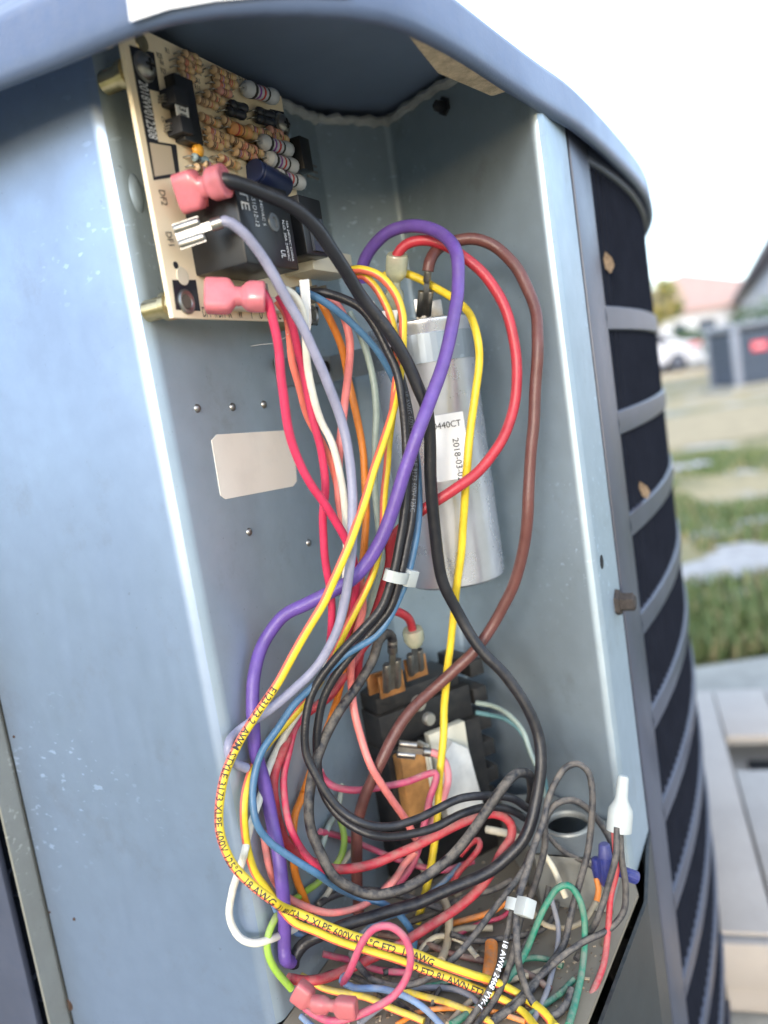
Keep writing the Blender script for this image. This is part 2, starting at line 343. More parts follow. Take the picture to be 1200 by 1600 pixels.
def trunk(path, r, parent, name='trunk'):
    mb = MB(); n = len(path); mb.tube(spline(path, .15), r, 8); return mb.build(name, mat('bark', (.12, .09, .065), .9, noise_amt=.4, noise_scale=12), parent)
def tree(name, x, y, h, rx, rz, mats, seed, label, cat='tree', size=.14, n=2600):
    root = thing(name, (x, y, 0), label, cat); trunk([V((x, y, -.02)), V((x+.1, y, h*.3)), V((x, y+.1, h*.7))], .10 if h > 2.5 else .04, root)
    for k in range(4):
        a = k*1.6; trunk([V((x+.05, y, h*.35)), V((x+math.cos(a)*rx*.3, y+math.sin(a)*rx*.3, h*.6)), V((x+math.cos(a)*rx*.6, y+math.sin(a)*rx*.6, h*.8))], .04 if h > 2.5 else .015, root, 'limb')
    leaves('crown', (x, y, h-rz), rx, rx, rz, n, size, mats, root, seed)
p = atY(1030, 470, 36); tree('golden_tree', p.x-.3, 36, 3.9, 1.1, 1.1, LY, 5, 'golden leafed tree in front of the far white house', n=1800)
p = atY(1066, 520, 33); tree('hedge_bush', p.x, 33, 1.55, 1.1, .75, LG, 6, 'rounded green bush behind the parked car', 'bush', .09, 2200)
p = atY(1185, 520, 12.6); tree('hedge_bush', p.x+.35, 12.6, 1.15, .85, .55, LG, 8, 'dark green bush behind the neighbouring condenser unit', 'bush', .06, 2600)
def palm():
    p = atZ(1128, 596, 0); p = V((p.x, 11.6, 0)); root = thing('shaggy_palm', p, 'low shaggy palm bush with brown hanging fronds beside the neighbouring unit', 'palm')
    rnd = random.Random(4); trunk([p+V((0, 0, -.02)), p+V((.02, 0, .3)), p+V((0, 0, .6))], .06, root)
    for k in range(34):
        a = k*2.4; e = rnd.uniform(-.6, 1.2); ln = rnd.uniform(.35, .6); mb = MB(); top = p+V((0, 0, .55)); d = V((math.cos(a), math.sin(a), 0)); path = []
        for i in range(7): s = i/6; path.append(top+d*(ln*s*math.cos(e*.6))+V((0, 0, ln*(s*math.sin(e)-s*s*.5))))
        path = [V((q.x, q.y, max(.02, q.z))) for q in path]
        sd_ = d.cross(V((0, 0, 1)))
        for i in range(6):
            for sgn in (-1, 1):
                for j in range(2):
                    b0 = path[i].lerp(path[i+1], j*.5); mb.add([b0, b0.lerp(path[i+1], .3), b0+sd_*sgn*.09+d*.06+V((0, 0, -.03))], [(0, 1, 2)] if sgn > 0 else [(0, 2, 1)])
        mb.tube(path, .006, 4)
        mb.build('frond', LG[2] if e > .1 else mat('dead_frond', (.17, .11, .06), .8), root, smooth=False)
palm()
# ---------------------------------------------------------------- far white house
def house(name, x0, x1, y0, y1, he, hr, wallm, roofm, label, wins, ridge='x', over=.5):
    root = thing(name, ((x0+x1)/2, (y0+y1)/2, 0), label, 'house'); mb = MB()
    mb.prism([(x0, y0, -.05), (x1, y0, -.05), (x1, y1, -.05), (x0, y1, -.05)], (0, 0, he+.05)); mb.build('wall', wallm, root, smooth=False)
    a, b, c, d = x0-over, x1+over, y0-over, y1+over; my = (c+d)/2; mx = (a+b)/2; ins = min(b-a, d-c)/2
    if ridge == 'x': r1, r2 = (a+ins, my, hr), (b-ins, my, hr)
    else: r1, r2 = (mx, c+ins, hr), (mx, d-ins, hr)
    mb = MB(); P_ = [(a, c, he), (b, c, he), (b, d, he), (a, d, he), r1, r2]; Q_ = [(x_, y_, z_-.18) for x_, y_, z_ in P_[:4]]
    F_ = [(0, 1, 5, 4), (2, 3, 4, 5), (1, 2, 5), (3, 0, 4)] if ridge == 'x' else [(0, 1, 4), (2, 3, 5), (1, 2, 5, 4), (3, 0, 4, 5)]
    mb.add(P_+Q_, F_+[(6, 7, 1, 0), (7, 8, 2, 1), (8, 9, 3, 2), (9, 6, 0, 3), (9, 8, 7, 6)]); mb.build('roof', roofm, root, smooth=False)
    WF = mat('white_window_frame', (.7, .7, .7), .5); WG = mat('window_glass', (.06, .08, .11), .08)
    for (side, u, z, ww, hh) in wins:
        if side == 'front': o, ex, nn = V((u, y0, z)), V((1, 0, 0)), V((0, -1, 0))
        else: o, ex, nn = V((x0, u, z)), V((0, -1, 0)), V((-1, 0, 0))
        mb = MB()
        for s in (-1, 1):
            mb.box(o+ex*(s*ww/2)+nn*.02, ex*.04, nn*.03, V((0, 0, hh/2+.04))); mb.box(o+V((0, 0, s*hh/2))+nn*.02, ex*(ww/2-.041), nn*.03, V((0, 0, .04)))
        mb.box(o+nn*.02, ex*(ww/2-.041), nn*.02, V((0, 0, .025)))
        f = mb.build('window', WF, root, smooth=False); MB().box(o+nn*.012, ex*(ww/2-.02), nn*.01, V((0, 0, hh/2-.02))).build('pane', WG, f, smooth=False)
    return root
WALLW = mat('white_stucco', (.74, .75, .78), .9, noise_amt=.06, noise_scale=1); ROOFP = mat('pinkish_shingle', (.52, .34, .28), .9, noise_amt=.2, noise_scale=3)
p = atY(1095, 470, 46); q0 = atY(1010, 470, 46); q1 = atY(1185, 470, 46)
house('stucco_house', q0.x-1, q1.x+3, 46, 56, 2.9, 5.4, WALLW, ROOFP, 'far white stucco house with a pinkish shingle roof', [('front', atY(1102, 485, 46).x, 1.75, 1.1, 1.1), ('front', atY(1058, 487, 46).x, 1.75, .8, 1.0), ('front', atY(1150, 470, 46).x, 1.75, .8, 1.0)])
WALLL = mat('pale_lavender_siding', (.55, .55, .60), .85, noise_amt=.06, noise_scale=2); ROOFG = mat('grey_shingle', (.30, .26, .25), .9, noise_amt=.2, noise_scale=3)
A_ = atZ(1200, 366, 3.0); B_ = atZ(1140, 474, 3.0); dv = (B_-A_); dv.z = 0; dv.normalize(); A_ = A_-dv*7; L_ = (B_-A_).length; rt_ = V((dv.y, -dv.x, 0)); Wd_ = 10
cc = (A_+B_)/2+rt_*(Wd_/2+.45)
hs = house('side_house', cc.x-Wd_/2, cc.x+Wd_/2, cc.y-L_/2+.45, cc.y+L_/2-.45, 3.0, 4.7, WALLL, ROOFG, 'pale lavender house with tall windows beside the neighbouring unit', [('left', cc.y-L_/2+2.5+i*2.6, 1.55, .9, 1.6) for i in range(int(L_/2.6)-1)], ridge='y', over=.45)
hs.rotation_euler.z = -math.atan2(dv.x, dv.y)
# ---------------------------------------------------------------- parked car
def car():
    root = None; z = 0.012; q = atY(1098, 552, 27); L_ = 4.4; x1 = q.x; x0 = x1-L_; y = 27.0; Wd = 1.75
    root = thing('parked_car', ((x0+x1)/2, y, z), 'white parked car with red tail light along the kerb', 'car')
    CP = mat('white_car_paint', (.75, .75, .78), .2, coat=.6); GL = mat('car_glass', (.03, .035, .045), .05); TY = mat('tyre_rubber', (.02, .02, .02), .8); RM = mat('alloy_rim', (.5, .5, .52), .3, 1)
    low = [(0, .30), (.02, .62), (.25, .80), (1.25, .93), (3.75, .98), (4.32, .92), (4.40, .62), (4.36, .30)]
    mb = MB(); mb.prism([(x0+a, y, z+b) for a, b in low], (0, Wd, 0)); mb.build('body', CP, root, bevel=.05)
    cab = [(1.2, .90), (1.75, 1.36), (2.2, 1.45), (3.05, 1.44), (3.85, .95)]
    mb = MB(); mb.prism([(x0+a, y+.10, z+b) for a, b in cab], (0, Wd-.2, 0)); mb.build('cabin', CP, root, bevel=.04)
    for gp in ([(1.45, .97), (1.85, 1.32), (2.35, 1.37), (2.35, .97)], [(2.45, .97), (2.45, 1.37), (3.0, 1.36), (3.5, .98)]):
        mb = MB(); mb.prism([(x0+a, y+.085, z+b) for a, b in gp], (0, .02, 0)); mb.build('side_window', GL, root, smooth=False)
    mb = MB(); a_, b_ = V((x0+3.12, y+.2, z+1.41)), V((x0+3.86, y+.2, z+.97)); n_ = V((.5, 0, .84)); mb.prism([a_+n_*.01, b_+n_*.01, b_+n_*.01+V((0, Wd-.4, 0)), a_+n_*.01+V((0, Wd-.4, 0))], n_*.012); mb.build('rear_window', GL, root, smooth=False)
    for a in (.85, 3.55):
        for yy in (y-.01, y+Wd-.19):
            wlo = MB().lathe((x0+a, yy, z+.31), (0, 1, 0), [(.2, 0), (.29, .0), (.31, .03), (.31, .17), (.29, .2), (.2, .2)], 20).build('wheel', TY, root); MB().lathe((x0+a, yy-.006, z+.31), (0, 1, 0), [(.05, -.004), (.19, 0), (.2, .02)], 14).build('rim', RM, wlo)
    for yy in (y+.06, y+Wd-.36): MB().box((x1-.02, yy+.13, z+.80), (.03, 0, 0), (0, .15, 0), (0, 0, .08)).build('tail_light', mat('tail_light_red', (.6, .03, .02), .2), root, bevel=.01)
    MB().box((x1-.25, y-.004, z+.80), (.2, 0, 0), (0, .012, 0), (0, 0, .06)).build('tail_light', MATS['tail_light_red'], root, bevel=.005)
car()
# ---------------------------------------------------------------- neighbouring condenser unit
def neighbour():
    p = atZ(1152, 604, .06); x0 = p.x; y = p.y; w_, d_, h = .82, .82, .70
    root = thing('condenser_unit', (x0+.4, y+.4, .0), 'neighbouring grey blue condenser unit with a red badge on the lawn', 'condenser unit')
    G1 = mat('neighbour_unit_paint', (.10, .13, .19), .45); G2 = mat('neighbour_post_paint', (.20, .22, .27), .5)
    MB().box((x0+w_/2, y+d_/2, .03), (w_/2+.08, 0, 0), (0, d_/2+.08, 0), (0, 0, .033)).build('pad', CONC, root, bevel=.01)
    MB().box((x0+w_/2, y+d_/2, .06+h/2), (w_/2-.03, 0, 0), (0, d_/2-.03, 0), (0, 0, h/2-.01)).build('coil_core', COREM, root, smooth=False)
    for a in (0, 1):
        for b in (0, 1): MB().box((x0+.04+a*(w_-.08), y+.04+b*(d_-.08), .066+h/2), (.04, 0, 0), (0, .04, 0), (0, 0, h/2)).build('corner_post', G2, root, bevel=.008)
    n = 22
    for i in range(n):
        z = .10+i*(h-.08)/n
        MB().box((x0+w_/2, y+.012, z), (w_/2-.081, 0, 0), (0, .008, 0), (0, -.006, .011)).build('slat', G1, root, smooth=False)
        MB().box((x0+.012, y+d_/2, z), (.008, 0, 0), (0, d_/2-.081, 0), (-.006, 0, .011)).build('slat', G1, root, smooth=False)
    MB().box((x0+w_/2, y+d_/2, .095+h), (w_/2+.015, 0, 0), (0, d_/2+.015, 0), (0, 0, .028)).build('lid', mat('neighbour_lid', (.20, .23, .29), .4), root, bevel=.015)
    q = atY(1187, 540, y); bd = MB().box((q.x, y-.002, q.z), (.10, 0, 0), (0, .006, 0), (0, 0, .055)).build('badge', mat('red_badge', (.62, .05, .07), .4), root, bevel=.004)
    MB().box((q.x, y-.010, q.z), (.075, 0, 0), (0, .001, 0), (0, 0, .014)).build('badge_stripe', mat('badge_pale', (.75, .4, .45), .4), bd)
neighbour()
# ================================================================== THE OPEN CONDENSER UNIT
UNIT = thing('heat_pump_unit', (0, .55, .05), 'open outdoor heat pump unit with louvered grey sides and galvanised control compartment', 'heat pump')
LE = V((-.068, .274, 0)); C1 = V((-.004, .400, 0)); C2 = V((.031, .420, 0)); RE = V((.0825, .330, 0)); FE = V((.102, .368, 0))
SH = .340; TOP = .693
def lift(p, z): return V((p.x, p.y, z))
def hd(h): return V((math.sin(R(h)), math.cos(R(h)), 0))
PLD = hd(-60); PL = LE+PLD*.119
nL = V((C1-LE).y*1.0 and ((C1-LE).normalized().y, -(C1-LE).normalized().x, 0)); uL = (C1-LE).normalized()
nB = V(((C2-C1).normalized().y, -(C2-C1).normalized().x, 0)); nR = V(((RE-C2).normalized().y, -(RE-C2).normalized().x, 0)); uR = (RE-C2).normalized()
nP = V((PLD.y*-1, PLD.x*1, 0)).normalized()           # outward normal of the left plate
if nP.y > 0: nP = -nP
# closed outline of the louvered body
BODY = []
for i in range(13):
    h = 32-20*i/12; BODY.append(V((.123+1.03*(math.cos(R(h))-math.cos(R(32))), .41+1.03*(math.sin(R(32))-math.sin(R(h))), 0)))
V0 = BODY[-1]; V1 = V0+hd(12)*.13; V2 = V1+hd(-70)*.62; V3 = PL+PLD*.50
def off(path, d, closed=False):
    n = len(path); out = []
    for i in range(n):
        a = path[(i-1) % n] if (closed or i > 0) else path[0]; b = path[(i+1) % n] if (closed or i < n-1) else path[-1]
        t_ = (b-a); t_.z = 0; t_.normalize(); out.append(path[i]+V((t_.y, -t_.x, 0))*d)
    return out
def wallstrip(mb, path, z0, z1, th, mat_=0, nseg=1):
    """vertical sheet of metal along a plan path, thickness th to the right of travel"""
    q = off(path, th); n = len(path)
    for i in range(n-1):
        mb.prism([lift(path[i], z0), lift(path[i+1], z0), lift(q[i+1], z0), lift(q[i], z0)], (0, 0, z1-z0), mat_)
    return mb
def sheetwall(mb, path, zs, mat_=0):
    n = len(path); vs = [lift(p, z) for z in zs for p in path]
    return mb.add(vs, [(j*n+i, j*n+i+1, (j+1)*n+i+1, (j+1)*n+i) for j in range(len(zs)-1) for i in range(n-1)], mat_)
def roundcorner(a, b, c, r, n=6):
    d1 = (a-b).normalized(); d2 = (c-b).normalized(); ang = d1.angle(d2); t_ = r/math.tan(ang/2); p1 = b+d1*t_; p2 = b+d2*t_
    bis = (d1+d2).normalized(); cc = b+bis*(r/math.sin(ang/2)); out = []
    for i in range(n+1):
        v_ = (p1-cc).lerp(p2-cc, i/n).normalized()*r; out.append(cc+v_)
    return out
for a_, b_, c_ in ((V0, V1, V2), (V1, V2, V3), (V2, V3, PL)): BODY += roundcorner(a_, b_, c_, .11, 10)
BODY.append(PL+PLD*.022)
# compartment: left plate, left wall, back wall, right wall, flange - folded from one sheet with rounded bends, built as parts
e = roundcorner(PL, LE, C1, .006); k1 = roundcorner(LE, C1, C2, .003); k2 = roundcorner(C1, C2, RE, .003); e2 = roundcorner(C2, RE, FE, .0035)
zlo = .06
def lin(a, b, n): return [a+(b-a)*i/n for i in range(n+1)]
def solid(path, zs, th, name, m_):
    mb = MB(); q = off(path, -th); n = len(path)
    for pth, fl in ((path, 0), (q, 1)):
        b = len(mb.v); mb.v += [tuple(lift(p, z)) for z in zs for p in pth]
        for j in range(len(zs)-1):
            for i in range(n-1):
                f = (b+j*n+i, b+j*n+i+1, b+(j+1)*n+i+1, b+(j+1)*n+i); mb.f.append(f if not fl else f[::-1]); mb.m.append(0)
    m1 = n*len(zs); last = (len(zs)-1)*n
    for i in range(n-1):
        mb.f.append((i, m1+i, m1+i+1, i+1)); mb.m.append(0); mb.f.append((last+i, last+i+1, m1+last+i+1, m1+last+i)); mb.m.append(0)
    for i in (0, n-1):
        for j in range(len(zs)-1):
            mb.f.append((j*n+i, (j+1)*n+i, m1+(j+1)*n+i, m1+j*n+i)); mb.m.append(0)
    bmm = mb.build(name, m_, UNIT, ang=50); return bmm
solid([PL]+lin(PL, e[0], 5)[1:-1]+e[:4], [zlo, .2, .4, .6, .703], .0012, 'galvanised_plate', STEEL2)
solid(e[3:]+lin(e[-1], k1[0], 8)[1:-1]+k1[:4], [SH, .45, .55, TOP], .0012, 'left_wall', STEEL)
solid(k1[3:]+k2[:4], [SH, .45, .55, TOP], .0012, 'back_wall', STEEL)
solid(k2[3:]+lin(k2[-1], e2[0], 8)[1:-1]+e2[:4], [SH, .45, .55, TOP], .0012, 'right_wall', STEEL)
solid(e2[3:]+[FE], [SH-.002, .45, .55, .668], .0012, 'flange', STEEL)
for nm, far, nearp in (('right_wall', C2, RE),):
    o = bpy.data.objects[nm]; d_ = (nearp-far).length
    for v_ in o.data.vertices:
        if v_.co.z > TOP-.001:
            t_ = min(1, max(0, (v_.co-lift(far, v_.co.z)).length/d_)); v_.co.z = TOP-.027*t_**4
# shelf at the bottom of the compartment
S1 = V((.081, .319, 0)); S2 = V((.039, .250, 0)); S3 = V((-.045, .235, 0))
shp = [LE+nL*.0005, C1, C2, RE, S1, S2, S3]
SHELFM = steel_mat('dirty_shelf_steel', (.27, .23, .17), .7, .9, .25)
MB().prism([lift(p, SH-.0015) for p in shp], (0, 0, .0015)).build('shelf', SHELFM, UNIT, smooth=False)
mb = MB(); wallstrip(mb, [FE+V((.001, .001, 0)), S1+V((.003, -.002, 0)), S2+V((.003, -.002, 0)), S3+V((0, -.002, 0)), LE+V((-.001, -.003, 0))], .052, SH-.003, .0015); mb.build('lower_front_panel', BLACKP, UNIT, smooth=False)
# bracket with a round hole, standing on the shelf against the right wall
def bracket():
    z = .3635; P = [atZ(x, y, z) for x, y in ((778, 1246), (872, 1228), (962, 1290), (945, 1345), (835, 1335))]
    P = [p-nR*min(0, (p-C2).dot(nR)-.0016) if (p-C2).dot(nR) < .0016 else p for p in P]
    c = atZ(886, 1287, z); r = (atZ(918, 1287, z)-c).length; n = 40; mb = MB(); per = []
    tot = [(P[(i+1) % 5]-P[i]).length for i in range(5)]; s = sum(tot)
    for k in range(n):
        d = s*k/n; i = 0
        while d > tot[i]: d -= tot[i]; i += 1
        per.append(P[i].lerp(P[(i+1) % 5], d/tot[i]))
    a0 = math.atan2(per[0].y-c.y, per[0].x-c.x); sg = 1 if (P[1]-P[0]).cross(P[2]-P[0]).z > 0 else -1
    cir = [c+V((math.cos(math.atan2(p.y-c.y, p.x-c.x)), math.sin(math.atan2(p.y-c.y, p.x-c.x)), 0))*r for p in per]
    for dz in (0, -.0016): mb.v += [tuple(p+V((0, 0, dz))) for p in per]+[tuple(p+V((0, 0, dz))) for p in cir]
    for k in range(n):
        j = (k+1) % n
        f = (k, j, n+j, n+k); mb.f.append(f if sg > 0 else f[::-1]); g_ = (n+k, n+j, 3*n+j, 3*n+k); mb.f.append(g_ if sg > 0 else g_[::-1])
        h_ = (2*n+k, 3*n+k, 3*n+j, 2*n+j); mb.f.append(h_ if sg > 0 else h_[::-1]); mb.m += [0, 0, 0]
    for a, b in ((2, 3), (3, 4), (4, 0)):
        mb.prism([P[a], P[b], P[b]-V((0, 0, z-SH-.0005)), P[a]-V((0, 0, z-SH-.0005))], V((.0, .0012, 0)))
    mb.build('foot_bracket', steel_mat('dusty_bracket_steel', (.34, .34, .31), .55, .9, .5), UNIT, smooth=False)
    n = 36; mb = MB(); tp = [c+V((math.cos(6.28319*k/n), math.sin(6.28319*k/n), 0))*(r+.0012) for k in range(n)]; mb.tube(tp+[tp[0]], .0011, 8, cap=False); mb.build('hole_rim', MATS['dusty_bracket_steel'], UNIT)
bracket()
# narrow painted post, louver bands, slats and dark core
gap = [FE+uR*0+V((.001, .004, 0)), BODY[0]]
mb = MB(); wallstrip(mb, [V((.1015, .3745, 0)), V((.106, .384, 0))], .055, .664, -.002); mb.build('dark_joint', BLACKP, UNIT, smooth=False)
post = [V((.1045, .3725, 0)), V((.1236, .4112, 0))]
mb = MB(); wallstrip(mb, post, .055, .668, -.0015); mb.build('louver_post', LOUV, UNIT, bevel=.0006)
zb = []  # openings (bottom, top) from the measured slots
zt = .658; ops = [(.5895, .657)]
for k in range(10): ops.append((.5895-.0525*(k+1), .5895-.0525*k-.0125))
bands = []
for k in range(len(ops)-1): bands.append((ops[k+1][1], ops[k][0]))
bands.append((.055, ops[-1][0]))
rightrun = BODY[:30]; allrun = BODY
for (z0, z1) in bands+[(ops[0][1], .668)]:
    mb = MB(); q = off(allrun, .0045); n = len(allrun)   # band pressed outwards, rounded section
    prof = [(-.006, z0+.0004), (-.0012, z0), (0, z0+.0008), (.0003, (z0+z1)/2), (0, z1-.0008), (-.0012, z1), (-.006, z1-.0004)]
    vs = []
    for d, z in prof: vs += [lift(p, z) for p in off(allrun, d)]
    mb.add(vs, [(j*n+i, j*n+i+1, (j+1)*n+i+1, (j+1)*n+i) for j in range(len(prof)-1) for i in range(n-1)])
    mb.build('louver_band', LOUV, UNIT)
def slats():
    mb = MB(); L_ = [0]
    for i in range(len(BODY)-1): L_.append(L_[-1]+(BODY[i+1]-BODY[i]).length)
    s = .003; i = 0
    while s < L_[-1]-.004:
        while L_[i+1] < s: i += 1
        p = BODY[i].lerp(BODY[i+1], (s-L_[i])/(L_[i+1]-L_[i])); t_ = (BODY[i+1]-BODY[i]).normalized(); nn = V((t_.y, -t_.x, 0))
        if s < .75 or s > L_[-1]-.75:
            c = p-nn*.0038; mb.box(lift(c, .357), t_*.0012, nn*.0024, V((0, 0, .299)))
        s += .0088
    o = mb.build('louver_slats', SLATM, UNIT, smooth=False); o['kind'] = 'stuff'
slats()
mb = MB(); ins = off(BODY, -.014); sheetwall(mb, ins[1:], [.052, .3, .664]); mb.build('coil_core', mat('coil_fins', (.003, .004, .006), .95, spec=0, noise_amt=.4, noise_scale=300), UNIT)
# left: bent strip at the end of the plate and dark joint
sp0 = PL+PLD*.001
mb = MB(); wallstrip(mb, [sp0+PLD*.010, sp0], .055, .655, .0012); mb.prism([lift(sp0, .055), lift(sp0+nP*.010, .055), lift(sp0+nP*.010+PLD*.0015, .055), lift(sp0+PLD*.0015, .055)], (0, 0, .6)); mb.build('edge_strip', steel_mat('strip_steel', (.42, .41, .36), .5), UNIT, smooth=False)
mb = MB(); wallstrip(mb, [sp0+PLD*.028-nP*.012, sp0+PLD*.006-nP*.012], .055, .655, .002); mb.build('dark_joint', BLACKP, UNIT, smooth=False)
mb = MB(); wallstrip(mb, [PL+PLD*.10+nP*.004, PL+PLD*.021+nP*.004], .055, .662, -.003); mb.build('corner_post', LOUV, UNIT, bevel=.0008)
# ------------------------------------------------------------------ lid
front = [atZ(x, y, z) for x, y, z in ((0, 133, .667), (75, 104, .665), (147, 74, .663), (193, 54, .662), (240, 37, .661), (310, 24, .660), (400, 18, .660), (500, 20, .660), (600, 31, .660), (700, 74, .660), (800, 138, .660), (860, 176, .660), (905, 203, .660))]
bo = off(BODY, .005); back = [lift(p, .660) for p in bo[3:-1:2] if (p-(PL+PLD*.2)).length > .2]+[lift(PL+PLD*.33+nP*.022, .662), lift(PL+PLD*.20+nP*.036, .664), lift(PL+PLD*.08+nP*.050, .666)]
loop = front+back
def closed_spline(P, n_tot):
    Q = spline(P[-2:]+P+P[:3], .004); # trim to one turn
    a = min(range(len(Q)//3), key=lambda i: (Q[i]-P[0]).length); b = min(range(len(Q)//2, len(Q)), key=lambda i: (Q[i]-P[0]).length)
    Q = Q[a:b]; L_ = [0]
    for i in range(len(Q)): L_.append(L_[-1]+(Q[(i+1) % len(Q)]-Q[i]).length)
    out = []; i = 0
    for k in range(n_tot):
        s = L_[-1]*k/n_tot
        while L_[i+1] < s: i += 1
        out.append(Q[i].lerp(Q[(i+1) % len(Q)], (s-L_[i])/max(1e-9, L_[i+1]-L_[i])))
    return out
NL = 220; RIM = closed_spline(loop, NL)
cen = sum(RIM, V())/NL
area = sum(RIM[i].x*RIM[(i+1) % NL].y-RIM[(i+1) % NL].x*RIM[i].y for i in range(NL)); OUT = 1 if area > 0 else -1
def ring(d, dz, zabs=None, smoothk=0):
    P = off(RIM, d*OUT, True)
    if smoothk:
        for _ in range(smoothk): P = [(P[i-1]+P[i]*2+P[(i+1) % NL])/4 for i in range(NL)]
    return [V((p.x, p.y, (zabs if zabs is not None else p.z+dz))) for p in P]
rings = [ring(-.040, 0, .6945, 8), ring(-.0075, .011), ring(-.005, .0025), ring(-.003, .0), ring(-.0008, .0003), ring(.0006, .0025), ring(.0002, .006), ring(-.0004, .0155), ring(-.0025, .0190), ring(-.007, .0225), ring(-.040, 0, .7005, 8), ring(-.08, 0, .706, 12)]
def crown(x): t_ = min(1, max(0, (-.02-x)/.05)); return .014*t_*t_*(3-2*t_)
for j_ in (0, 10, 11): rings[j_] = [V((p.x, p.y, p.z+crown(p.x))) for p in rings[j_]]
mb = MB()
for r_ in rings: mb.v += [tuple(p) for p in r_]
for j in range(1, len(rings)-1):
    for i in range(NL):
        k = (i+1) % NL; f = (j*NL+i, j*NL+k, (j+1)*NL+k, (j+1)*NL+i); mb.f.append(f if OUT > 0 else f[::-1]); mb.m.append(0)
mb.v.append((cen.x, cen.y, .716+crown(cen.x))); t_ = len(mb.v)-1
for i in range(NL): mb.f.append(((len(rings)-1)*NL+i, (len(rings)-1)*NL+(i+1) % NL, t_)[::OUT]); mb.m.append(0)
mb.v.append((cen.x, cen.y, .6945+crown(cen.x))); t2 = len(mb.v)-1
for i in range(NL):
    k = (i+1) % NL; f = (i, k, NL+k, NL+i); mb.f.append(f if OUT > 0 else f[::-1]); mb.m.append(1); mb.f.append((i, k, t2)[::-OUT]); mb.m.append(1)
LID = mb.build('lid', [PAINT, PAINT_IN], UNIT, ang=60)
# white label wrapped on the lid's skirt
idx = [i for i in range(NL)]
def near(px, py):
    t = atZ(px, py, .66); return min(range(NL), key=lambda i: (RIM[i]-t).length)
ia, ib = near(222, 44), near(548, 24); seq = []; i = ia; st = 1 if ((ib-ia) % NL) < NL/2 else -1
while i != ib: seq.append(i); i = (i+st) % NL
seq.append(ib); mb = MB(); n = len(seq); ra, rb = off(RIM, .0016*OUT, True), off(RIM, .0004*OUT, True)
for R_, d0, d1 in ((ra, .0014, .0036), (rb, .0150, .0150)): mb.v += [tuple(R_[i]+V((0, 0, d0+(d1-d0)*q_/(n-1)))) for q_, i in enumerate(seq)]
mb.f = [(i, i+1, n+i+1, n+i) for i in range(n-1)]; mb.m = [0]*(n-1)
lab = mb.build('lid_label', WHITE, LID)
# foam tape under the lid edge
def foam(px, name, z0, th):
    P = [atZ(x, y, z0) for x, y in px]; mb = MB(); mb.prism(P, (0, 0, th)); return mb.build(name, FOAM, UNIT, bevel=.0012)
foam([(610, 32), (660, 44), (720, 82), (790, 133), (800, 142), (768, 152), (735, 138), (684, 116), (664, 92), (636, 56)], 'foam_tape', .6635, .010)
foam([(146, 78), (170, 80), (192, 66), (194, 52), (170, 60)], 'foam_tape', .6685, .008)
# sealant along the top seam
for a, b, nn in ((C1-uL*.05, C1, nL), (C1, C2, nB), (C2, C2.lerp(RE, .62), nR)):
    mb = MB(); N_ = 14; pa = [lift(a.lerp(b, i/N_)+nn*.001, TOP-.0008+.0006*math.sin(i*2.1)-(.027*(.62*i/N_)**4 if nn is nR else 0)) for i in range(N_+1)]; mb.tube(pa, [.0022+.0008*noise.noise((i*.9, a.x*90, 0)) for i in range(N_+1)], 8); mb.build('seam_sealant', SEAL, UNIT)
# screws, rivets, holes, sticker
def onW(x, y, p0, nn, d=0): return onP(x, y, V((p0.x, p0.y, .5))+nn*d, nn)
for (x, y) in ((308, 638), (363, 636), (412, 632), (389, 831), (482, 848)):
    p = onW(x, y, LE, nL); MB().lathe(p, nL, [(.0016, 0), (.0014, .0006), (.0008, .0010)], 12).build('rivet', SILVER, UNIT)
px = [(338, 679), (452, 672), (459, 680), (463, 752), (457, 760), (352, 780), (344, 774), (330, 688)]
P = [onW(x, y, LE, nL) for x, y in px]; MB().prism(P, nL*.00025).build('sticker', STICK, UNIT, smooth=False)
p = onW(213, 302, LE, nL); MB().lathe(p, nL, [(.0032, 0), (.0022, .0010), (.001, .0013)], 18, flat=2.0, side=V((0, 0, 1)).cross(nL)).build('embossed_dimple', STEEL, UNIT)
p = onW(695, 166, C2, nR); MB().lathe(p, nR, [(.0042, 0), (.0040, .0012), (.0026, .0013), (.0026, .0045), (.001, .006)], 6).build('screw', BLKPLA, UNIT)
nF = V(((FE-RE).normalized().y, -(FE-RE).normalized().x, 0))
p = onW(940, 878, RE, nF); MB().lathe(p-nF*.0004, nF, [(.0032, 0), (.0030, .0006)], 16).build('hole', HOLE, UNIT)
p = onW(963, 941, RE, nF); MB().lathe(p, nF, [(.0062, 0), (.0058, .002), (.0042, .0022), (.0042, .0075), (.003, .0085)], 6).build('screw', mat('rusty_screw', (.05, .04, .035), .8, noise_amt=.6, noise_scale=700), UNIT)
p = onW(107, 1570, LE, nP); MB().lathe(p, nP, [(.0028, 0), (.0024, .0004), (.0010, .0002)], 18).build('screw_hole_plug', RUST, UNIT)
for (x, y, r) in ((22, 1151, .0007), (116, 1436, .0008), (78, 1425, .0006), (26, 1370, .0005), (55, 1376, .0005)):
    p = onW(x, y, LE, nP); MB().lathe(p, nP, [(r, 0), (r*.6, .0005)], 7).build('dirt_speck', RUST, UNIT)
def onBody(x, y):
    d = ray(x, y)
    for i in range(12):
        a, b = BODY[i], BODY[i+1]; den = d.x*(b.y-a.y)-d.y*(b.x-a.x)
        t_ = (a.x*(b.y-a.y)-a.y*(b.x-a.x))/den; q_ = d*t_; f = (V((q_.x, q_.y, 0))-a).dot(b-a)/(b-a).length_squared
        if 0 <= f <= 1: return CAMP+d*(t_*.997)
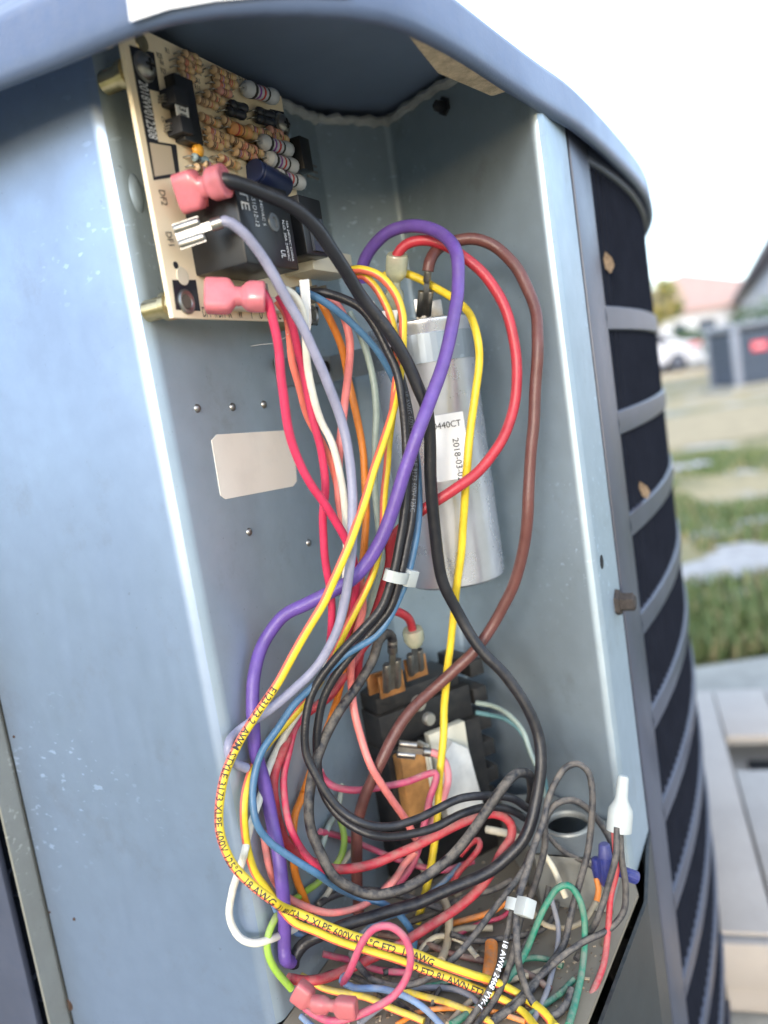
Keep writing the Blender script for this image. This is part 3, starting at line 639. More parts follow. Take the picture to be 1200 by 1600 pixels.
# dry leaf flakes caught on the louvers
for k, (x, y, Y, ln, ang_) in enumerate(((950, 410, .440, .0062, -62), (1006, 766, .432, .0075, -50))):
    p = onBody(x, y); d = V((math.cos(R(ang_))*.6, .5, math.sin(R(ang_)))).normalized(); w_ = d.cross(V((0, 1, .2))).normalized(); mb = MB(); n_ = d.cross(w_)
    mb.add([p-d*ln, p-d*ln*.3+w_*.0022+n_*.0008, p+d*ln*.5+w_*.0028, p+d*ln, p+d*ln*.4-w_*.002, p-d*ln*.4-w_*.0015-n_*.001], [(0, 1, 5), (1, 2, 4, 5), (2, 3, 4)])
    o = mb.build('leaf_flake', mat('dry_leaf', (.30, .22, .15), .9, noise_amt=.3, noise_scale=500), smooth=False)
    tag(o, ['dry brown leaf flake caught on the tall top louver', 'pale dry leaf flake caught on the louver below the upper bands'][k], 'leaf')
# ================================================================== CONTROL BOARD
BO = .0145; B0 = LE+nL*BO; ZB, ZT = .5955, .684
def bq(x, y, h=0): return onP(x, y, V((B0.x, B0.y, .6))+nL*(.0016+h), nL)
BL = bq(271, 497); BR = bq(498, 511)
s0 = (BL-B0).dot(uL); s1 = (BR-B0).dot(uL)
def bp(s, z, h=0): p = B0+uL*s+nL*(.0016+h); return V((p.x, p.y, z))
BOARD = thing('control_board', bp((s0+s1)/2, ZB), 'tan printed circuit board with resistors and a black relay on the left wall', 'circuit board')
BM = mat('tan_circuit_board', (.88, .73, .51), .5, noise_amt=.06, noise_scale=60); BK = mat('black_board_print', (.012, .013, .02), .45)
MB().prism([bp(s0, ZB, -.0016), bp(s1, ZB, -.0016), bp(s1, ZT, -.0016), bp(s0, ZT, -.0016)], nL*.0016).build('board', BM, BOARD, smooth=False)
def patch(px, m_, name, h=.00012):
    return MB().sheet([bq(x, y, h) for x, y in px]).build(name, m_, BOARD, smooth=False)
def orient(o):
    for p in o.data.polygons:
        pass
c1 = lambda x, y: (150+x/3, 30+y/3)
patch([c1(*q) for q in ((155, 120), (272, 157), (300, 342), (250, 330), (292, 575), (376, 588), (393, 735), (270, 755))][::-1], BK, 'black_print')
patch([c1(*q) for q in ((250, 578), (352, 596), (372, 722), (276, 738))][::-1], mat('pale_code_area', (.52, .42, .30), .5), 'blank_code_area', .00025)
patch([c1(*q) for q in ((357, 1222), (468, 1222), (490, 1368), (375, 1362))][::-1], BK, 'black_print')
patch([c1(*q) for q in ((815, 420), (880, 435), (908, 580), (848, 565))][::-1], BK, 'black_print')
patch([c1(*q) for q in ((985, 1345), (1043, 1348), (1040, 1436), (990, 1432))][::-1], BK, 'black_print')
patch([c1(*q) for q in ((640, 520), (860, 560), (935, 800), (760, 770), (690, 640))][::-1], mat('scorched_board', (.42, .26, .12), .55, noise_amt=.3, noise_scale=200), 'scorched_area', .00008)
flat_text('2018W012308', bq(*c1(196, 285)), bq(*c1(246, 556)), nL, INKW, BOARD, h=.0042)
flat_text('DF2', bq(*c1(290, 800)), bq(*c1(306, 872)), nL, INK, BOARD, h=.0030)
flat_text('DF1', bq(*c1(322, 998)), bq(*c1(338, 1062)), nL, INK, BOARD, h=.0030)
for s_, xa, xb in (('DFT', 500, 542), ('R-DFT', 556, 608), ('R', 621, 636), ('W', 668, 686), ('Y', 722, 736), ('O', 766, 780), ('O', 798, 808), ('C', 852, 866)):
    flat_text(s_, bq(*c1(xa, 1396+(xa-500)*.03)), bq(*c1(xb, 1397+(xb-500)*.03)), nL, INK, BOARD, h=.0034)
for i, (s_, x, y) in enumerate((('R1', 325, 158), ('R28', 285, 180), ('R4', 300, 214), ('R27', 303, 252), ('R16', 468, 258), ('R3', 470, 298), ('R11', 462, 328), ('R19', 430, 360), ('Q1', 306, 480), ('C5', 556, 436), ('R41', 730, 712), ('S-1 K900-42EC1', 668, 285), ('DC021', 820, 365))):
    flat_text(s_, bq(*c1(x, y)), bq(*c1(x+8*len(s_), y+3.4*len(s_))), nL, INK, BOARD, h=.0017)
# screws, eyelets, standoffs
UZ = V((0, 0, 1))
for k, (x, y) in enumerate((c1(222, 225), c1(868, 497), c1(420, 1325), c1(1015, 1388))):
    p = bq(x, y); 
    if k in (0, 1):
        o = MB().lathe(p, nL, [(.0046, 0), (.0046, .0005), (.0040, .0007), (.0038, .0016), (.0026, .0026), (.001, .0029)], 20).build('screw', SILVER, BOARD)
        MB().box(p+nL*.0029, uL*.0018, UZ*.0004, nL*.0002).box(p+nL*.0029, uL*.0004, UZ*.0018, nL*.00021).build('screw_slot', HOLE, o, smooth=False)
    else:
        o = MB().lathe(p, nL, [(.0040, 0), (.0040, .0006), (.0034, .0010), (.0026, .0008), (.0022, .0003)], 20).build('eyelet', SILVER, BOARD)
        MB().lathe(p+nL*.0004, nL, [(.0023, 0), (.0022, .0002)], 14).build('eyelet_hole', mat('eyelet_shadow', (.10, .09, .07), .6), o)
    MB().lathe(p-nL*.0018, -nL, [(.0040, 0), (.0040, .0035), (.0047, .004), (.0047, .0062), (.0036, .0068), (.0036, BO-.0006)], 18).build('standoff', BRASS, BOARD)
# loop mark by the upper screw
for (x, y) in (c1(213, 108), c1(405, 1205)):
    p = bq(x, y); MB().lathe(p, nL, [(.0030, 0), (.0028, .0003)], 16).build('test_pad', BRASS if y < 300 else mat('pad_cream', (.62, .55, .42), .5), BOARD)
p = bq(*c1(373, 1153)); MB().lathe(p, nL, [(.0012, 0), (.0011, .0002)], 12).build('via', INK, BOARD)
# resistors: tan bodies with colour bands, lying along the board
BANDC = {'r': (.45, .03, .03), 'b': (.13, .05, .025), 'o': (.7, .22, .03), 'v': (.22, .05, .3), 'k': (.015, .015, .015), 'g': (.5, .36, .08), 'G': (.06, .2, .06), 'p': (.6, .25, .25)}
def resistor(x, y, half, bands, body, rad=None, kind='resistor', tilt=0, body_rough=.4):
    a, b = bq(x-half, y-half*.30), bq(x+half, y+half*.30); L_ = (b-a).length; d = ((b-a).normalized()+UZ*tilt).normalized(); r = rad or L_*.20; o = (a+b)/2+nL*(r+.0009)-d*L_/2
    prof = [(r*.45, 0), (r*.95, L_*.07), (r, L_*.16), (r, L_*.24), (r*.86, L_*.28)]; mats_ = [0, 0, 1, 0]
    n = len(bands)-1
    cuts = [(.32, .38), (.46, .52), (.60, .66)]
    for i, (u0, u1) in enumerate(cuts[:n]):
        prof += [(r*.85, L_*u0), (r*.86, L_*u0), (r*.86, L_*u1), (r*.85, L_*u1)]; mats_ += [0, 0, 2+i, 0]
    prof += [(r*.86, L_*.73), (r, L_*.77), (r, L_*.84), (r*.95, L_*.93), (r*.45, L_)]; mats_ += [0, 0, 0, 0, 0]
    mb = MB(); mb.lathe(o, d, prof, 12, mats_[:len(prof)-1])
    li = 2+n
    for e_, s_ in ((o, -1), (o+d*L_, 1)):
        q = e_+d*(s_*.0022); b0 = len(mb.f); mb.tube([e_, q-d*s_*.0004, q-nL*.0006, q-nL*(r+.0009)], .00028, 5); mb.m[b0:] = [li]*(len(mb.f)-b0)
    ms = [mat('body_'+body, {'tan': (.55, .38, .22), 'pink': (.55, .28, .22), 'grey': (.50, .52, .55), 'black': (.02, .022, .03), 'blue': (.25, .33, .36), 'orange': (.62, .30, .12)}[body], body_rough)]
    ms += [mat('band_'+q, BANDC[q], .4) for q in bands]+[SILVER]
    mb.build(kind, ms, BOARD)
tans = [(415, 182), (395, 213), (398, 246), (402, 281), (548, 256), (560, 290), (562, 322), (572, 352), (516, 368), (474, 394), (490, 474), (592, 489), (716, 531), (808, 540), (800, 566), (520, 538), (526, 569), (532, 600), (628, 580), (662, 606), (690, 612), (650, 640), (690, 652), (470, 712), (582, 668), (430, 205), (432, 236), (590, 276), (600, 308), (540, 386), (508, 408), (520, 492), (612, 505), (690, 548), (756, 545), (835, 566), (560, 556), (560, 588), (720, 632), (505, 695), (612, 688)]
cyc = ['bkbg', 'brrg', 'brbg', 'bvrg', 'bkog', 'brvg', 'rrvg', 'pbbg', 'bkrg']
for i, (x, y) in enumerate(tans): resistor(*c1(x, y), 10.2, cyc[i % len(cyc)], 'pink' if i in (7, 13, 20, 22) else 'tan', tilt=-.05)
resistor(*c1(640, 534), 15, 'robg', 'orange')
for (x, y, h_) in ((728, 360, 25), (800, 608, 24), (826, 685, 23), (862, 763, 22)): resistor(*c1(x, y), h_, 'kvrk', 'grey', rad=.0030)
for (x, y) in ((636, 420), (626, 452), (764, 452), (762, 486)): resistor(*c1(x, y), 13, 'kk', 'black', rad=.0018, kind='diode', body_rough=.3)
resistor(*c1(462, 664), 11, 'kk', 'blue', rad=.0014, kind='diode')
p = bq(*c1(449, 626)); MB().lathe(p+nL*.0026, V((0, 0, 1)).cross(nL)*.3+nL, [(.0008, -.0018), (.0023, -.001), (.0026, 0), (.0022, .0010), (.0008, .0018)], 12).tube([p+UZ*.0012, p+UZ*.0012+nL*.002], .0003, 5).tube([p-UZ*.0012, p-UZ*.0012+nL*.002], .0003, 5).build('disc_capacitor', mat('orange_epoxy', (.75, .36, .04), .35), BOARD)
# electrolytic capacitor lying on the board
a, b = bq(*c1(690, 722)), bq(*c1(838, 800)); d = (b-a).normalized(); MB().lathe(a+nL*.0045, d, [(.0038, 0), (.0042, .0004), (.0042, .0014), (.0037, .0018), (.0042, .0022), (.0042, (b-a).length-.0005), (.0038, (b-a).length)], 18).build('electrolytic_capacitor', mat('navy_sleeve', (.02, .03, .09), .3), BOARD)
p = bq(*c1(682, 712)); MB().lathe(p, nL, [(.0045, 0), (.0042, .0010), (.002, .0014)], 16).build('glue_dab', mat('cream_glue', (.66, .56, .40), .5), BOARD)
def bbox(px0, px1, zh, h, m_, name, bevel=.0004, h0=0):
    """block on the board between two pixels on its foot line, zh tall, h high off the board"""
    a, b = bq(*px0), bq(*px1); z = (a.z+b.z)/2; ax = (b-a)/2; ax.z = 0
    return MB().box(V(((a.x+b.x)/2, (a.y+b.y)/2, z))+nL*(h0+h/2), ax, UZ*(zh/2), nL*(h/2)).build(name, m_, BOARD, bevel=bevel)
# integrated circuit with paper label, two transistors
ic = bbox(c1(345, 432), c1(432, 452), .0205, .0042, BLKPLA, 'integrated_circuit')
a = bq(*c1(378, 425)); q_ = [bq(*c1(x, y), .0046) for x, y in ((368, 392), (428, 405), (440, 500), (384, 490))]
lb = MB().prism(q_, nL*.0002).build('chip_label', WHITE, ic, smooth=False)
flat_text('319', bq(*c1(386, 408), .0049), bq(*c1(398, 480), .0049), nL, INK, lb, h=.0034)
for (x0, y0, x1, y1) in ((300, 378, 362, 396), (328, 512, 384, 530)):
    t = bbox(c1(x0, y0), c1(x1, y1), .0052, .0062, mat('matte_black_epoxy', (.018, .02, .028), .5), 'transistor')
    for k in (-1, 0, 1):
        p = bq(*c1(x0-8, y0+k*14)); MB().tube([p, p+nL*.0022, p+nL*.003+uL*.004], .00035, 5).build('lead', SILVER, t)
# relays
zr = .0270
a = bq(*c1(425, 990)); relay = bbox(c1(432, 1000), c1(700, 1060), zr, .0205, BLKPLA, 'relay', .0007)
# lettering on the relay's top face
fa = bq(*c1(432, 1000)); fb = bq(*c1(700, 1060)); zc = (fa.z+fb.z)/2; sA = (fa-B0).dot(uL); sB = (fb-B0).dot(uL)
def rl(u, v_): return bp(sA+(sB-sA)*u, zc+zr*(v_-.5), .0205)
for s_, u, v0, v1, h_ in (('TE', .16, .62, .86, .0046), ('T9AS1D12-12', .36, .45, .93, .0022), ('30A 240VAC S', .50, .48, .93, .0017), ('N.O. 30A 240VAC', .88, .10, .60, .0016), ('10A 240VAC CHINA', .96, .10, .60, .0014)):
    flat_text(s_, rl(u-.1, v1), rl(u-.1, v0), nL, INKW, relay, h=h_)
flat_text('UL', rl(.66, .22), rl(.66, .12), nL, INKW, relay, h=.003)
p = rl(.62, .55); MB().lathe(p-nL*.0002, nL, [(.0032, 0), (.0030, .0006), (.0018, .0007), (.0014, .0002)], 18).build('relay_boss', mat('grey_boss', (.10, .11, .12), .4), relay)
r2 = bbox(c1(770, 1010), c1(880, 1040), .021, .0185, BLKPLA, 'relay', .0007)
MB().box(bp(sB+.020, zc+.001, .0190), uL*.0045, UZ*.006, nL*.0006).build('relay_window', mat('smoke_plastic', (.05, .06, .08), .2), r2)
t = bbox(c1(885, 650), c1(930, 662), .0125, .0080, BLKPLA, 'edge_connector', .0003)
for k in range(3):
    p = bq(*c1(915, 668))+UZ*(-.002-.003*k*.8)+nL*.006; MB().box(p+uL*.005, uL*.004, UZ*.0004, nL*.0004).build('pin', SILVER, t)
# row of spade tabs and their red sleeves on the lower edge
for i, x in enumerate((560, 640, 720, 900, 960, 1005)):
    p = bq(*c1(x, 1300)); MB().box(p+nL*.004, uL*.0005, UZ*.0030, nL*.004).build('spade_tab', SILVER, BOARD)
tr = bbox(c1(560, 1340), c1(900, 1345), .005, .005, mat('pale_header', (.62, .56, .44), .5), 'header_strip', .0003)
# cream plastic plug at the far lower corner
pl = bbox(c1(880, 1165), c1(1075, 1172), .0085, .013, mat('cream_nylon', (.66, .60, .46), .4), 'cream_plug', .0006)
# ================================================================== RUN CAPACITOR
CR = .0212; CY = .3505; cz1 = atY(668, 503, CY).z; cz0 = atY(706, 905, CY).z
ca, cb = atY(666, 503, CY), atY(703, 905, CY); CX = (ca.x+cb.x)/2
CC = V((CX, CY, 0)); dd = (CC-C2).dot(nR)
if dd < CR+.0025: CC = CC+nR*(CR+.0025-dd)
CAP = thing('run_capacitor', lift(CC, cz0), 'white silver cylindrical run capacitor strapped to the compartment wall', 'capacitor')
CAN = mat('brushed_aluminium_can', (.70, .72, .80), .30, .85, noise_amt=.12, noise_scale=60, rough_var=.08)
H = cz1-cz0
MB().lathe(lift(CC, cz0), (0, 0, 1), [(CR*.90, 0), (CR*.985, .0012), (CR, .004), (CR, H-.004), (CR*1.03, H-.0025), (CR*1.03, H-.0006), (CR*.98, H), (CR*.95, H-.0012)], 48).build('can', CAN, CAP)
MB().lathe(lift(CC, cz1-.0018), (0, 0, 1), [(CR*.94, 0), (CR*.93, .0010), (CR*.4, .0016)], 40).build('top_disc', mat('dark_phenolic_disc', (.02, .02, .022), .5), CAP)
def cyl_patch(a0, a1, z0, z1, r, m_, name, parent, n=14):
    mb = MB(); vs = [lift(CC, z)+V((math.cos(R(a0+(a1-a0)*i/n)), math.sin(R(a0+(a1-a0)*i/n)), 0))*r for z in (z0, z1) for i in range(n+1)]
    mb.add(vs, [(i, i+1, n+2+i, n+1+i) for i in range(n)]); return mb.build(name, m_, parent)
camd = math.degrees(math.atan2(-CC.y, -CC.x))      # angle of the side that faces the opening
zl0, zl1 = atY(690, 752, CY-.02).z, atY(688, 648, CY-.02).z
lab = cyl_patch(camd-8, camd+34, zl0, zl1, CR+.0005, WHITE, 'white_label', CAP, 18)
def cyl_text(s, ang, z, r, size, vertical, m_, parent):
    vs, fs = text_mesh(s); mb = MB(); out = []
    for v_ in vs:
        x, y = v_.x*size, v_.y*size
        if vertical: du, dz = y, -x
        else: du, dz = x, y
        a = R(ang)+du/r; out.append(lift(CC, z+dz)+V((math.cos(a), math.sin(a), 0))*r)
    mb.add(out, fs); return mb.build('lettering', m_, parent, smooth=False)
cyl_text('0440CT', camd-2, zl1-.0055, CR+.0008, .0036, False, INK, lab)
cyl_text('2018-03-023', camd+17, zl1-.010, CR+.0008, .0038, True, INK, lab)
# terminals
def cap_tab(dx, dy):
    p = lift(CC, cz1)+V((dx, dy, 0)); return MB().box(p+V((0, 0, .0045)), (.0030, 0, 0), (0, .0005, 0), (0, 0, .0045)).build('terminal', SILVER, CAP, bevel=.0002), p
_, TP1 = cap_tab(-.011, -.004); _, TP2 = cap_tab(.0015, -.008); _, TP3 = cap_tab(.008, .006)
# strap round the can, screwed to the left wall
ST = thing('capacitor_strap', lift(CC, cz1-.02), 'galvanised strap holding the capacitor, with punched holes in its tail', 'strap')
zs1 = atY(690, 517, CY-.02).z; zs0 = atY(692, 563, CY-.02).z
n = 40; mb = MB(); pin, pout = [], []
tail = onW(432, 572, LE, nL, .0012); tail.z = 0
pth = []
for i in range(n+1):
    a = R(camd+165-(165+95)*i/n); pth.append(V((CC.x+math.cos(a)*(CR+.0008), CC.y+math.sin(a)*(CR+.0008), 0)))
lp = pth[-1]; wallp = onW(520, 585, LE, nL, .0012); wallp.z = 0
pth += [lp.lerp(wallp, .5), wallp, tail]; 
off_ = off(pth, .0009)
for i in range(len(pth)-1): mb.prism([lift(pth[i], zs0), lift(pth[i+1], zs0), lift(off_[i+1], zs0), lift(off_[i], zs0)], (0, 0, zs1-zs0))
mb.build('band', steel_mat('strap_steel', (.30, .34, .38), .5), ST)
for i, (x, y) in enumerate(((436, 568), (470, 572), (510, 574))):
    p = onW(x, y, LE, nL, .0022); MB().lathe(p, nL, [(.0030, 0), (.0029, .0004)], 16).build('punched_hole', HOLE, ST)
# ================================================================== CONTACTOR
CON = thing('contactor', (.0, .36, SH), 'black contactor block with copper tabs and tan coil on the shelf', 'contactor')
K0 = V((.0300, .3660, 0)); uK = nR.copy(); vK = uR.copy()   # uK runs left along the near face, vK points to the opening
def kp(u, v_, z): p = K0+uK*u+vK*v_; return V((p.x, p.y, z))
def kbox(u0, u1, v0, v1, z0, z1, m_, name, bevel=.0006, parent=CON):
    return MB().box(kp((u0+u1)/2, (v0+v1)/2, (z0+z1)/2), uK*((u1-u0)/2), vK*((v1-v0)/2), V((0, 0, (z1-z0)/2))).build(name, m_, parent, bevel=bevel)
zt = atY(700, 1052, .362).z
kbox(-.002, .050, -.036, -.004, SH+.0003, zt-.026, BLKDUST, 'base')
kbox(.000, .050, -.034, -.006, zt-.0255, zt-.010, BLKDUST, 'housing')
kbox(.004, .049, -.030, -.008, zt-.0095, zt-.002, BLKDUST, 'terminal_deck')
for i in range(7): kbox(-.0105, -.0025, -.034, -.007, SH+.004+i*.0135, SH+.0115+i*.0135, BLKDUST, 'rib', .0004)
kbox(-.0115, -.0022, -.036, -.033, SH+.0003, zt-.006, BLKDUST, 'side_plate', .0004)
kbox(.010, .030, -.0035, .001, SH+.048, SH+.070, mat('pale_bobbin', (.62, .58, .46), .5), 'coil_bobbin')
kbox(.034, .0475, -.0035, .0035, SH+.036, SH+.066, mat('tan_coil_tape', (.48, .24, .08), .45, noise_amt=.3, noise_scale=200), 'coil')
kbox(.0345, .0355, .0036, .0046, SH+.034, SH+.068, mat('coil_frame', (.60, .58, .48), .45), 'coil_frame')
kbox(.033, .0345, -.003, .0052, SH+.036, SH+.068, MATS['coil_frame'], 'coil_frame')
wb = MB().prism([kp(u, .0012, z) for u, z in ((.010, SH+.028), (.030, SH+.028), (.031, SH+.050), (.029, SH+.060), (.022, SH+.066), (.014, SH+.060))], vK*.006).build('white_carrier', mat('dusty_white_plastic', (.68, .68, .64), .5, noise_amt=.2, noise_scale=120), CON, bevel=.0008)
# copper tabs with bare spade receptacles on top
def receptacle(parent, p, ax, wd, dirw, m_=SILVER, ln=.009, name='spade_receptacle', th=.0022):
    """bare female quick-connect: two rolled rails on a plate, a neck and a crimp barrel; p = mouth, ax = towards the wire"""
    ax = ax.normalized(); dirw = (dirw-ax*dirw.dot(ax)).normalized(); n = ax.cross(dirw); mb = MB()
    mb.box(p+ax*ln*.5, ax*(ln*.5), dirw*(wd*.5), n*.0004)
    for s in (-1, 1): mb.lathe(p+dirw*(s*wd*.30)-n*.0003, ax, [(wd*.17, 0), (wd*.20, ln*.05), (wd*.20, ln*.95), (wd*.15, ln)], 10)
    mb.box(p+ax*(ln*1.18), ax*(ln*.20), dirw*(wd*.16), n*.0006)
    mb.lathe(p+ax*(ln*1.35), ax, [(wd*.2, 0), (wd*.25, ln*.04), (wd*.25, ln*.42), (wd*.23, ln*.44)], 12)
    o = mb.build(name, m_, parent); return p+ax*(ln*1.8)
def ctab(x, y, Y, w_, h_):
    p = atY(x, y, Y); MB().box(p+V((0, 0, h_/2-.004)), uK*(w_/2), vK*.0006, V((0, 0, h_/2))).build('copper_tab', COPPER, CON, bevel=.0003); return p
T1 = ctab(612, 1072, .343, .0125, .010); T2 = ctab(650, 1046, .356, .0115, .010); T0 = ctab(590, 1068, .346, .010, .009)
for (x, y, Y, r) in ((652, 1098, .345, .0035), (668, 1122, .348, .003)):
    p = atY(x, y, Y); MB().lathe(p, vK, [(r, 0), (r, .002), (r*.8, .0028)], 12).build('terminal_screw', mat('dull_tin', (.55, .53, .48), .4, .9), CON)
# ================================================================== WIRES
PALW = {'black': (.010, .011, .016), 'violet': (.115, .06, .28), 'red': (.42, .028, .045), 'brown': (.115, .040, .035), 'lavender': (.25, .25, .34), 'yellow': (.72, .52, .03), 'orange': (.75, .22, .02),
        'salmon': (.72, .20, .18), 'coral': (.75, .17, .12), 'crimson': (.55, .03, .09), 'pink': (.72, .24, .27), 'magenta': (.48, .06, .13), 'white': (.66, .63, .54), 'blue': (.055, .14, .25), 'sage': (.27, .33, .29), 'lime': (.26, .44, .04),
        'teal': (.10, .22, .24), 'charcoal': (.026, .027, .033), 'green': (.01, .20, .12), 'sky': (.13, .22, .38), 'tan': (.42, .34, .22), 'cream': (.62, .56, .42), 'grey': (.20, .21, .25), 'dgreen': (.01, .13, .08), 'stripe': (.70, .14, .08)}
def wmat(c, dusty):
    return mat('wire_%s_%s' % (c, 'dusty' if dusty else 'clean'), PALW[c], .36 if not dusty else .45, noise_amt=.22, noise_scale=150, dust=.60 if dusty else .10, bump=.2, bump_scale=1200, rough_var=0)
WIRES = {}
def inside(p, r):
    """keep a wire point inside the compartment: pull it towards the opening along its own line until it clears shelf and walls"""
    d = (p-CAMP)
    for _ in range(80):
        q = CAMP+d
        if q.z > SH+r+.0006 and ((q-V((LE.x, LE.y, q.z))).dot(nL) > r+.0008 or (q-V((LE.x, LE.y, q.z))).dot(nP) > r+.0010) and (q-V((C2.x, C2.y, q.z))).dot(nR) > r+.0008 and (q-V((C1.x, C1.y, q.z))).dot(nB) > r+.0008: break
        d = d*.992
    return CAMP+d
def wire(name, label, col, wpx, pts, dusty=None, stripe=None, seg=12, group=None, free=False, wiggle=.0004, cat='wire'):
    """pts: (x, y[, depth]) in the photo; depth given at some points, linear between; wpx = width in the photo"""
    xs = [(p[0], p[1]) for p in pts]; ds = [p[2] if len(p) > 2 else None for p in pts]; L_ = [0]
    for i in range(1, len(xs)): L_.append(L_[-1]+math.hypot(xs[i][0]-xs[i-1][0], xs[i][1]-xs[i-1][1]))
    kn = [i for i, d in enumerate(ds) if d is not None]
    for i in range(len(ds)):
        if ds[i] is None:
            a = max([k for k in kn if k < i], default=kn[0]); b = min([k for k in kn if k > i], default=kn[-1])
            ds[i] = ds[a] if a == b else ds[a]+(ds[b]-ds[a])*(L_[i]-L_[a])/(L_[b]-L_[a])
    dm = sum(ds)/len(ds); r = wpx*.46*dm/FPX
    P = [atY(x, y, d) for (x, y), d in zip(xs, ds)]
    if not free: P = [inside(p, r) for p in P]
    path = spline(P, .0016)
    path = [p+V((noise.noise(p*70), noise.noise(p*70+V((5, 1, 2))), noise.noise(p*70+V((9, 4, 7)))))*wiggle for p in path]
    if not free: path = [inside(p, r) for p in path]
    if dusty is None: dusty = (sum(p.z for p in path)/len(path)) < .45
    root = thing(name, path[0], label, cat, group)
    ref = (lambda T_: (lambda F_: (F_*.66-F_.cross(T_)*.75))((V((.06, -.95, .25))-T_*V((.06, -.95, .25)).dot(T_)).normalized())) if stripe else None
    mats = [wmat(col, dusty)]+([wmat(stripe, dusty)] if stripe else [])
    rr = [r*(1+(0 if stripe else .05)*noise.noise(p*45+V((3, 3, 3)))) for p in path]
    mb = MB(); mb.tube(path, rr, seg, (lambda i, k: 1 if k in (0, 1, seg-1) else 0) if stripe else None, ref=ref)
    mb.build('insulation', mats, root, ang=80)
    WIRES[name] = (root, path, r); root['r_'] = r; del root['r_']
    return root, path, r
def print_on(w_, s, start, size, facing=V((.06, -.95, .25)), col=INK, reverse=False):
    root, path, r = w_
    if reverse: path = path[::-1]
    L_ = [0]
    for i in range(1, len(path)): L_.append(L_[-1]+(path[i]-path[i-1]).length)
    vs, fs = text_mesh(s, 2, .010); out = []
    bm = bmesh.new(); bv = [bm.verts.new(v_) for v_ in vs]
    for f in fs:
        try: bm.faces.new([bv[q] for q in f])
        except ValueError: pass
    for yc in (.06, .18, .30, .42, .54, .66): bmesh.ops.bisect_plane(bm, geom=bm.verts[:]+bm.edges[:]+bm.faces[:], plane_co=(0, yc, 0), plane_no=(0, 1, 0))
    bm.verts.index_update(); vs = [v_.co.copy() for v_ in bm.verts]; fs = [tuple(q.index for q in f.verts) for f in bm.faces]; bm.free()
    for v_ in vs:
        t = start+v_.x*size
        t = min(max(t, 0), L_[-1]-1e-5); i = 0; lo, hi = 0, len(L_)-1
        while hi-lo > 1:
            md = (lo+hi)//2
            if L_[md] <= t: lo = md
            else: hi = md
        f = (t-L_[lo])/(L_[hi]-L_[lo]); c = path[lo].lerp(path[hi], f); a = max(lo-2, 0); b = min(hi+2, len(path)-1); T = (path[b]-path[a]).normalized()
        Fv = (facing-T*facing.dot(T)).normalized(); U_ = Fv.cross(T); th = (v_.y-.36)*size/r
        out.append(c+(Fv*math.cos(th)+U_*math.sin(th))*(r*1.055+.00008))
    mb = MB(); mb.add(out, fs); return mb.build('lettering', col, root, smooth=False)
def sleeve(root, a, b, w0, w1, m_, name='sleeve', flat=.62, side=None):
    """moulded insulating sleeve of a quick-connect: wide flattened housing, narrow neck, flared barrel"""
    a, b = V(a), V(b); d = b-a; L_ = d.length; s_ = side or nL
    prof = [(w0*.42, 0), (w0*.5, L_*.03), (w0*.5, L_*.36), (w0*.46, L_*.42), (w0*.27, L_*.50), (w0*.26, L_*.60), (w1*.44, L_*.68), (w1*.5, L_*.74), (w1*.5, L_*.97), (w1*.44, L_)]
    ax = d.normalized(); sd_ = ax.cross(s_).normalized(); B_ = ax.cross(sd_); mb = MB(); sg = 24; n = len(prof)
    for k_, (r_, h_) in enumerate(prof):
        ex = .45 if h_ < L_*.45 else .8; fl = flat if h_ < L_*.45 else .92
        for k in range(sg):
            c_, q_ = math.cos(2*math.pi*k/sg), math.sin(2*math.pi*k/sg)
            mb.v.append(tuple(a+ax*h_+sd_*(math.copysign(abs(c_)**ex, c_)*r_)+B_*(math.copysign(abs(q_)**ex, q_)*r_*fl)))
    mb.f = [(i*sg+k, i*sg+(k+1) % sg, (i+1)*sg+(k+1) % sg, (i+1)*sg+k) for i in range(n-1) for k in range(sg)]+[tuple(range(sg))[::-1], tuple((n-1)*sg+k for k in range(sg))]
    mb.m = [0]*len(mb.f); return mb.build(name, m_, root, ang=38)
# ---- thick black lead from the board
W = wire('black_wire', 'thick black wire from the upper pink sleeve on the board to the bottom pile', 'black', 22, [(334, 281, .263), (352, 282, .262), (400, 298), (450, 320), (490, 352), (517, 390), (565, 462, .292), (620, 537), (654, 606, .300), (668, 641), (673, 744, .304), (678, 812), (690, 905), (717, 960, .315), (750, 1013), (787, 1053), (820, 1100), (840, 1143, .310), (845, 1200), (837, 1255), (817, 1313, .300), (777, 1353), (733, 1377), (683, 1397), (651, 1412, .292), (607, 1424), (552, 1442), (505, 1459, .284), (474, 1476), (460, 1496, .285), (458, 1508, .292)], dusty=False)
sleeve(W[0], bq(281, 304, .005), W[1][2], .0120, .0102, PINKP)
W = wire('violet_wire', 'thick violet wire looping over the capacitor and down the left wall', 'violet', 23, [(566, 440, .345), (567, 415, .342), (580, 387), (607, 363), (640, 353, .330), (673, 357), (700, 373), (715, 402, .312), (715, 450), (707, 507), (693, 567), (673, 627), (653, 677, .290), (633, 733), (617, 783), (592, 850), (558, 898, .292), (527, 920), (480, 943), (443, 963, .296), (413, 1003), (397, 1057), (395, 1107), (398, 1163, .290), (413, 1225), (425, 1281), (435, 1331), (441, 1383, .276), (445, 1442), (445, 1482, .281), (446, 1497, .289), (449, 1501, .300), (455, 1502, .310)], dusty=False)
